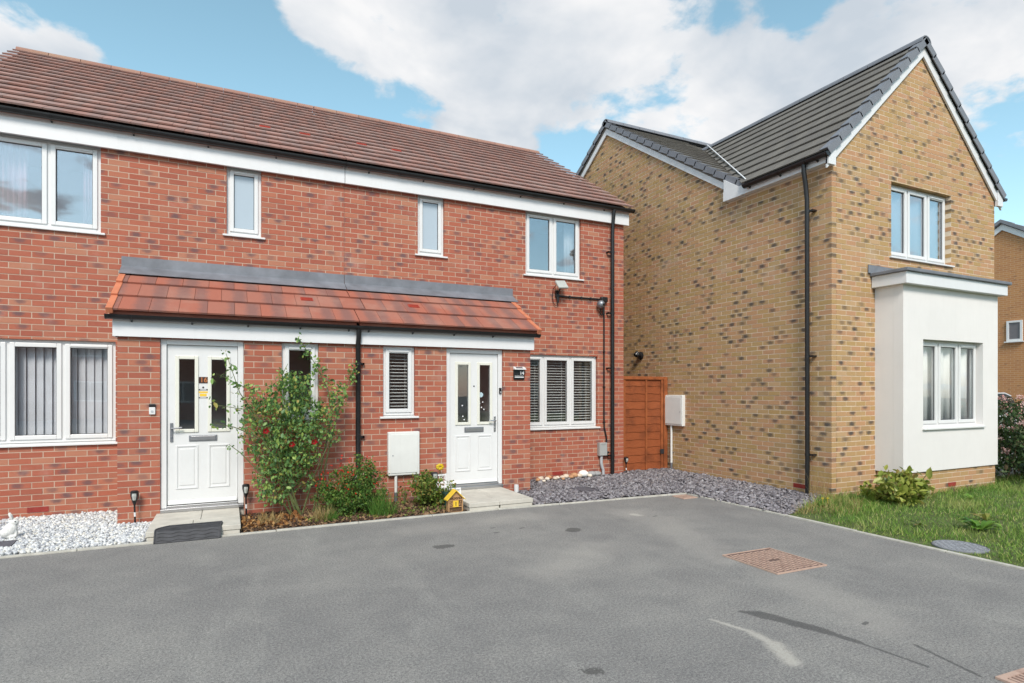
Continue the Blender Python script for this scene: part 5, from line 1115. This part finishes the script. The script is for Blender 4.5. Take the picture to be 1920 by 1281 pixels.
for p in along([(-5.22,-1.07,1.72), (-5.17,-1.05,1.95)], .04, .02, rng): bl.append((p, (.06, .04, .05), 9))
leaves('foliage', bl, 'leaf_rose', rose, .043, rng)
for (x, z) in ((-6.03,.93), (-5.77,.95), (-6.32,1.1)):
    m = MB()
    for k in range(14):
        a = k*2.4; r = .006+.0015*k; c_ = Vector((x+r*math.cos(a), -1.50, z+r*math.sin(a))); d = Vector((math.cos(a), -.9+.04*k, math.sin(a))).normalized(); u = d.cross(Vector((0,1,0))).normalized()
        m.v += [tuple(c_-u*.010), tuple(c_+u*.010), tuple(c_+d*.015+u*.012), tuple(c_+d*.015-u*.012)]; b = len(m.v)-4; m.face((b, b+1, b+2, b+3))
    obj('rose_bloom', m, 'petal_dark', rose, fixn=False)
def clump(name, c, r, n, mat, size, label, cat, stems=10, seed=1, extra=None, tilt=.9):
    rg = np.random.default_rng(seed); o = empty(name, (c[0], c[1], 0), label, cat); m = MB(); bl = []
    for k in range(stems):
        a = rg.uniform(0, 6.28); q = rg.uniform(.2, 1); tx, ty = c[0]+r[0]*q*math.cos(a), c[1]+r[1]*q*math.sin(a); tz = r[2]*rg.uniform(.4, 1.2)*(1.1-.35*q)
        m.tube([(c[0]+.2*(tx-c[0]), c[1]+.2*(ty-c[1]), 0), ((c[0]+2*tx)/3, (c[1]+2*ty)/3, tz*.6), (tx, ty, tz)], [.006, .004, .002], 5)
        for p in along([((c[0]+2*tx)/3, (c[1]+2*ty)/3, tz*.25), (tx, ty, tz)], .06, .02, rg): bl.append((p, (.07, .07, .06), max(2, int(n/stems/5))))
    obj('stems', m, 'stem_green', o); leaves('foliage', bl, mat, o, size, rg, tilt=tilt)
    if extra: extra(o, rg)
    return o
def redflowers(o, rg):
    P = []
    for k in range(130):
        a = rg.uniform(0, 6.28); q = rg.uniform(.1, 1)**.6; P.append((-5.3+.46*q*math.cos(a), -1.4+.3*q*math.sin(a)-.05, max(.15, .38+.32*(1-q*q)*rg.uniform(.2, 1.1)+rg.uniform(-.15, .16))))
    T = np.array(P); s = rg.uniform(.018, .03, len(T)); f = inst('flowers', LEAF_V, LEAF_F, rots(len(T), 1.2, np.stack([s*1.6, s, s], 1), rg), T, 'petal_red', o); f['kind'] = 'stuff'
clump('salvia', (-5.3,-1.42), (.50,.38,.62), 6500, 'leaf_salvia', .028, 'bushy green perennial with small red flowers at the downpipe foot', 'plant', 46, 5, redflowers)
clump('leafy_shrub', (-4.22,-1.40), (.32,.36,.46), 2600, 'leaf_shrub', .042, 'small leafy green shrub under the meter box by door 14', 'shrub', 26, 6)
clump('leafy_shrub', (-4.52,-1.18), (.10,.12,.40), 160, 'leaf_shrub', .035, 'thin young shrub just below the white meter box', 'shrub', 6, 8)
clump('laurel_shrub', (1.72,-4.05), (.60,.34,.42), 1500, 'leaf_yellow', .080, 'yellow green glossy leaved shrub in front of the bay plinth', 'shrub', 30, 9, tilt=.8)
def tuft(c, n, h, r, mat, label, seed, w=.006, lean=.35, name='grass_tuft'):
    rg = np.random.default_rng(seed); a = rg.uniform(0, 6.28, n); q = np.sqrt(rg.uniform(0, 1, n))*r; T = np.column_stack([c[0]+q*np.cos(a), c[1]+q*np.sin(a), np.full(n, .01)]); hh = h*rg.uniform(.5, 1.1, n)
    o = inst(name, BLADE_V, BLADE_F, rots(n, lean, np.stack([np.full(n, w), hh*.6, hh], 1), rg), T, mat); return tag(o, label, 'grass')
tuft((-4.98,-1.72), 240, .36, .16, 'grass_tuft', 'bright green grass tuft in front of the red flowered plant', 3); tuft((-5.7,-1.70), 160, .22, .12, 'straw', 'dry straw coloured grass tuft under the rose bush', 4); tuft((-6.3,-1.62), 120, .18, .12, 'straw', 'dry brown grass tuft beside the step of door 16', 7)
tuft((-5.62,-1.78), 110, .18, .08, 'grass_tuft', 'short green grass tuft at the kerb under the rose', 12); tuft((1.0,-3.30), 60, .55, .16, 'straw', 'tall dry grass stalks at the foot of the buff house corner', 13, .004, .12)
q = scatter_poly(420, [(-5.9,-1.93), (-3.95,-1.90), (-3.95,-1.5), (-5.9,-1.55)]); s = RNG.uniform(.02, .04, len(q))
tag(inst('ground_weeds', LEAF_V, LEAF_F, rots(len(q), .9, np.stack([s, s, s], 1)), np.column_stack([q, RNG.uniform(.03, .06, len(q))]), 'leaf_shrub'), 'low green weeds creeping over the bark mulch along the kerb', 'weeds', kind='stuff')
# lawn
LP = [(-.36,-3.92), (1.15,-3.34), (2.2,-3.42), (2.2,-3.80), (4.8,-3.80), (4.9,-3.5), (9,-3.4), (9,-7.5), (-.36,-9)]
n = 80000; q = scatter_poly(n, LP); q = q[(np.hypot(q[:,0]+.10, q[:,1]+5.73) > .24)]; q = q[RNG.uniform(0, 1, len(q)) < np.clip(.72+.6*np.sin(q[:,0]*2.3+np.sin(q[:,1]*3.7)*1.2)*np.sin(q[:,1]*2.9+.7), .3, 1)]; n = len(q)
nz = .5+.25*np.sin(q[:,0]*3.1+1.3*np.sin(q[:,1]*2.3))+.25*np.sin(q[:,1]*4.7+q[:,0]*1.9); wallb = np.exp(-np.maximum(0, -3.6-q[:,1])/.5)
hh = (.022+.065*nz+.10*wallb*RNG.uniform(.2, 1, n))*RNG.uniform(.6, 1.3, n)*np.clip((q[:,0]+.42)/.25, .45, 1)
tag(inst('lawn_grass', BLADE_V, BLADE_F, rots(n, .42, np.stack([np.full(n, .0075), hh*.8, hh], 1)), np.column_stack([q, np.full(n, .005)]), 'grass'), 'rough unmown grass in front of the buff brick house', 'grass', kind='stuff')
q = scatter_poly(550, [(-.3,-3.9), (1.2,-3.3), (1.2,-3.9), (.4,-4.3)]); hh = RNG.uniform(.04, .17, len(q))
tag(inst('dry_grass', BLADE_V, BLADE_F, rots(len(q), .4, np.stack([np.full(len(q), .005), hh, hh], 1)), np.column_stack([q, np.full(len(q), .005)]), 'straw'), 'dry blond grass where the lawn meets the slate chippings', 'grass', kind='stuff')
def weed(x, y, r, n, label, seed, mat='weed', flower=False):
    rg = np.random.default_rng(seed); o = empty('broadleaf_weed', (x, y, 0), label, 'weed'); a = rg.uniform(0, 6.28, n)
    for k in range(n):
        l = r*rg.uniform(.7, 1.1); up = rg.uniform(.25, .9); d = Vector((math.cos(a[k]), math.sin(a[k]), 0)); sd = Vector((-d.y, d.x, 0)); m = MB(); b0 = Vector((x, y, .02))
        for (t, w, z) in ((0, .012, 0), (.35, .11, .4), (.65, .15, .62), (.88, .09, .6), (1, .01, .5)): p = b0+d*l*t+Vector((0, 0, z*up*l)); m.v += [tuple(p-sd*w*l), tuple(p+Vector((0,0,-.02*l))), tuple(p+sd*w*l)]
        for i in range(4): m.face((3*i, 3*i+1, 3*i+4, 3*i+3)); m.face((3*i+1, 3*i+2, 3*i+5, 3*i+4))
        obj('leaf', m, mat, o, smooth=True, fixn=False)
    if flower:
        for k in range(2): fx, fy = x+.06*k-.03, y-.03*k; obj('flower', MB().lathe([(.002, .0), (.003, .10), (.016, .105), (.015, .112)], (fx, fy, .02), 10), 'petal_yellow', o)
weed(.86,-5.45,.22,26,'bright green broadleaf weed behind the round cover in the lawn',1); weed(.55,-3.75,.12,9,'dandelion with yellow flowers at the foot of the drainpipe',2,flower=True); weed(2.9,-4.35,.16,10,'low green weed in the grass before the bay',3); weed(1.35,-3.78,.18,10,'leafy weed beside the yellow green shrub',4); weed(1.5,-5.2,.18,9,'darker leafy weed at the right of the lawn',5,'leaf_shrub'); weed(.5,-5.0,.14,8,'small leafy weed in the middle of the lawn',6,'leaf_shrub')
# flowering hedge beyond the bay
rg = np.random.default_rng(31); hedge = empty('flowering_hedge', (6.6, -3.6, 0), 'dark leaved hedge with pale pink flower clusters beside the bay', 'hedge')
m = MB()
for k in range(26): x, y = rg.uniform(5.5, 8.0), rg.uniform(-4.1, -3.2); m.tube([(x, y, 0), (x+rg.uniform(-.2, .2), y+rg.uniform(-.2, .1), .6), (x+rg.uniform(-.35, .35), y+rg.uniform(-.35, .2), rg.uniform(.9, 1.25))], [.015, .01, .004], 5)
obj('stems', m, 'bark', hedge); bl = []
for k in range(230): bl.append(((rg.uniform(5.0, 8.4), rg.uniform(-4.25, -3.0), rg.uniform(.18, 1.3)), (.2, .2, .17), 85))
for k in range(12): x, z = rg.uniform(4.95, 5.3), rg.uniform(.7, 1.05); bl.append(((x, -4.05, z), (.08, .08, .06), 14))
leaves('foliage', bl, 'leaf_hedge', hedge, .052, rg); bl = []
for k in range(260): z = .4+1.08*rg.uniform(0, 1)**.7; bl.append(((rg.uniform(4.95, 8.2), rg.uniform(-4.5, -3.2), z), (.06, .06, .04), 20))
leaves('flowers', bl, 'petal_pink', hedge, .030, rg)
# car beyond the hedge
car = empty('parked_car', (12.2, .6, 0), 'silver car parked beyond the flowering hedge, only its windscreen showing', 'car')
def C_(name, poly, w0, w1, mat, par=None, bevel=.03):           # side outline in x-z, swept across the car
    m = MB(); m.extr([(12.2+x, .6+w0, z) for x, z in poly], (0, w1-w0, 0)); return obj(name, m, mat, par or car, bevel=bevel)
body = C_('body', [(-2.1,.25), (2.05,.25), (2.1,.6), (2.0,.92), (1.2,1.0), (-1.0,1.0), (-1.95,.86), (-2.12,.6)], -.86, .86, 'car_paint')
C_('cabin', [(-1.0,1.0), (-.35,1.42), (-.1,1.49), (1.0,1.49), (1.35,1.40), (1.75,1.0)], -.72, .72, 'black_plastic'); C_('roof_panel', [(-.32,1.455), (-.1,1.53), (1.0,1.53), (1.36,1.44), (1.3,1.42), (.98,1.495), (-.1,1.495)], -.70, .70, 'car_paint', bevel=.01)
obj('windscreen', MB().extr([(12.2-1.0, -.05, 1.02), (12.2-1.0, 1.25, 1.02), (12.2-.37, 1.18, 1.43), (12.2-.37, .02, 1.43)], (-.012, 0, .008)), 'solar', car)
for (x, y) in ((-1.35,-.80), (1.3,-.80), (-1.35,.80), (1.3,.80)):
    w = obj('wheel', MB().lathe([(.2, -.1), (.30, -.1), (.32, -.07), (.32, .07), (.30, .1), (.2, .1)], (12.2+x, .6+y, .32), 24, 'y'), 'tyre', car); obj('rim', MB().lathe([(.05, -.108), (.2, -.104), (.2, .104), (.05, .108)], (12.2+x, .6+y, .32), 16, 'y'), 'steel', w)
for y in (-.62, .62): obj('headlight', MB().box(12.2-2.13, 12.2-1.95, .6+y-.16, .6+y+.16, .66, .80), 'lens_grey', car, bevel=.03)
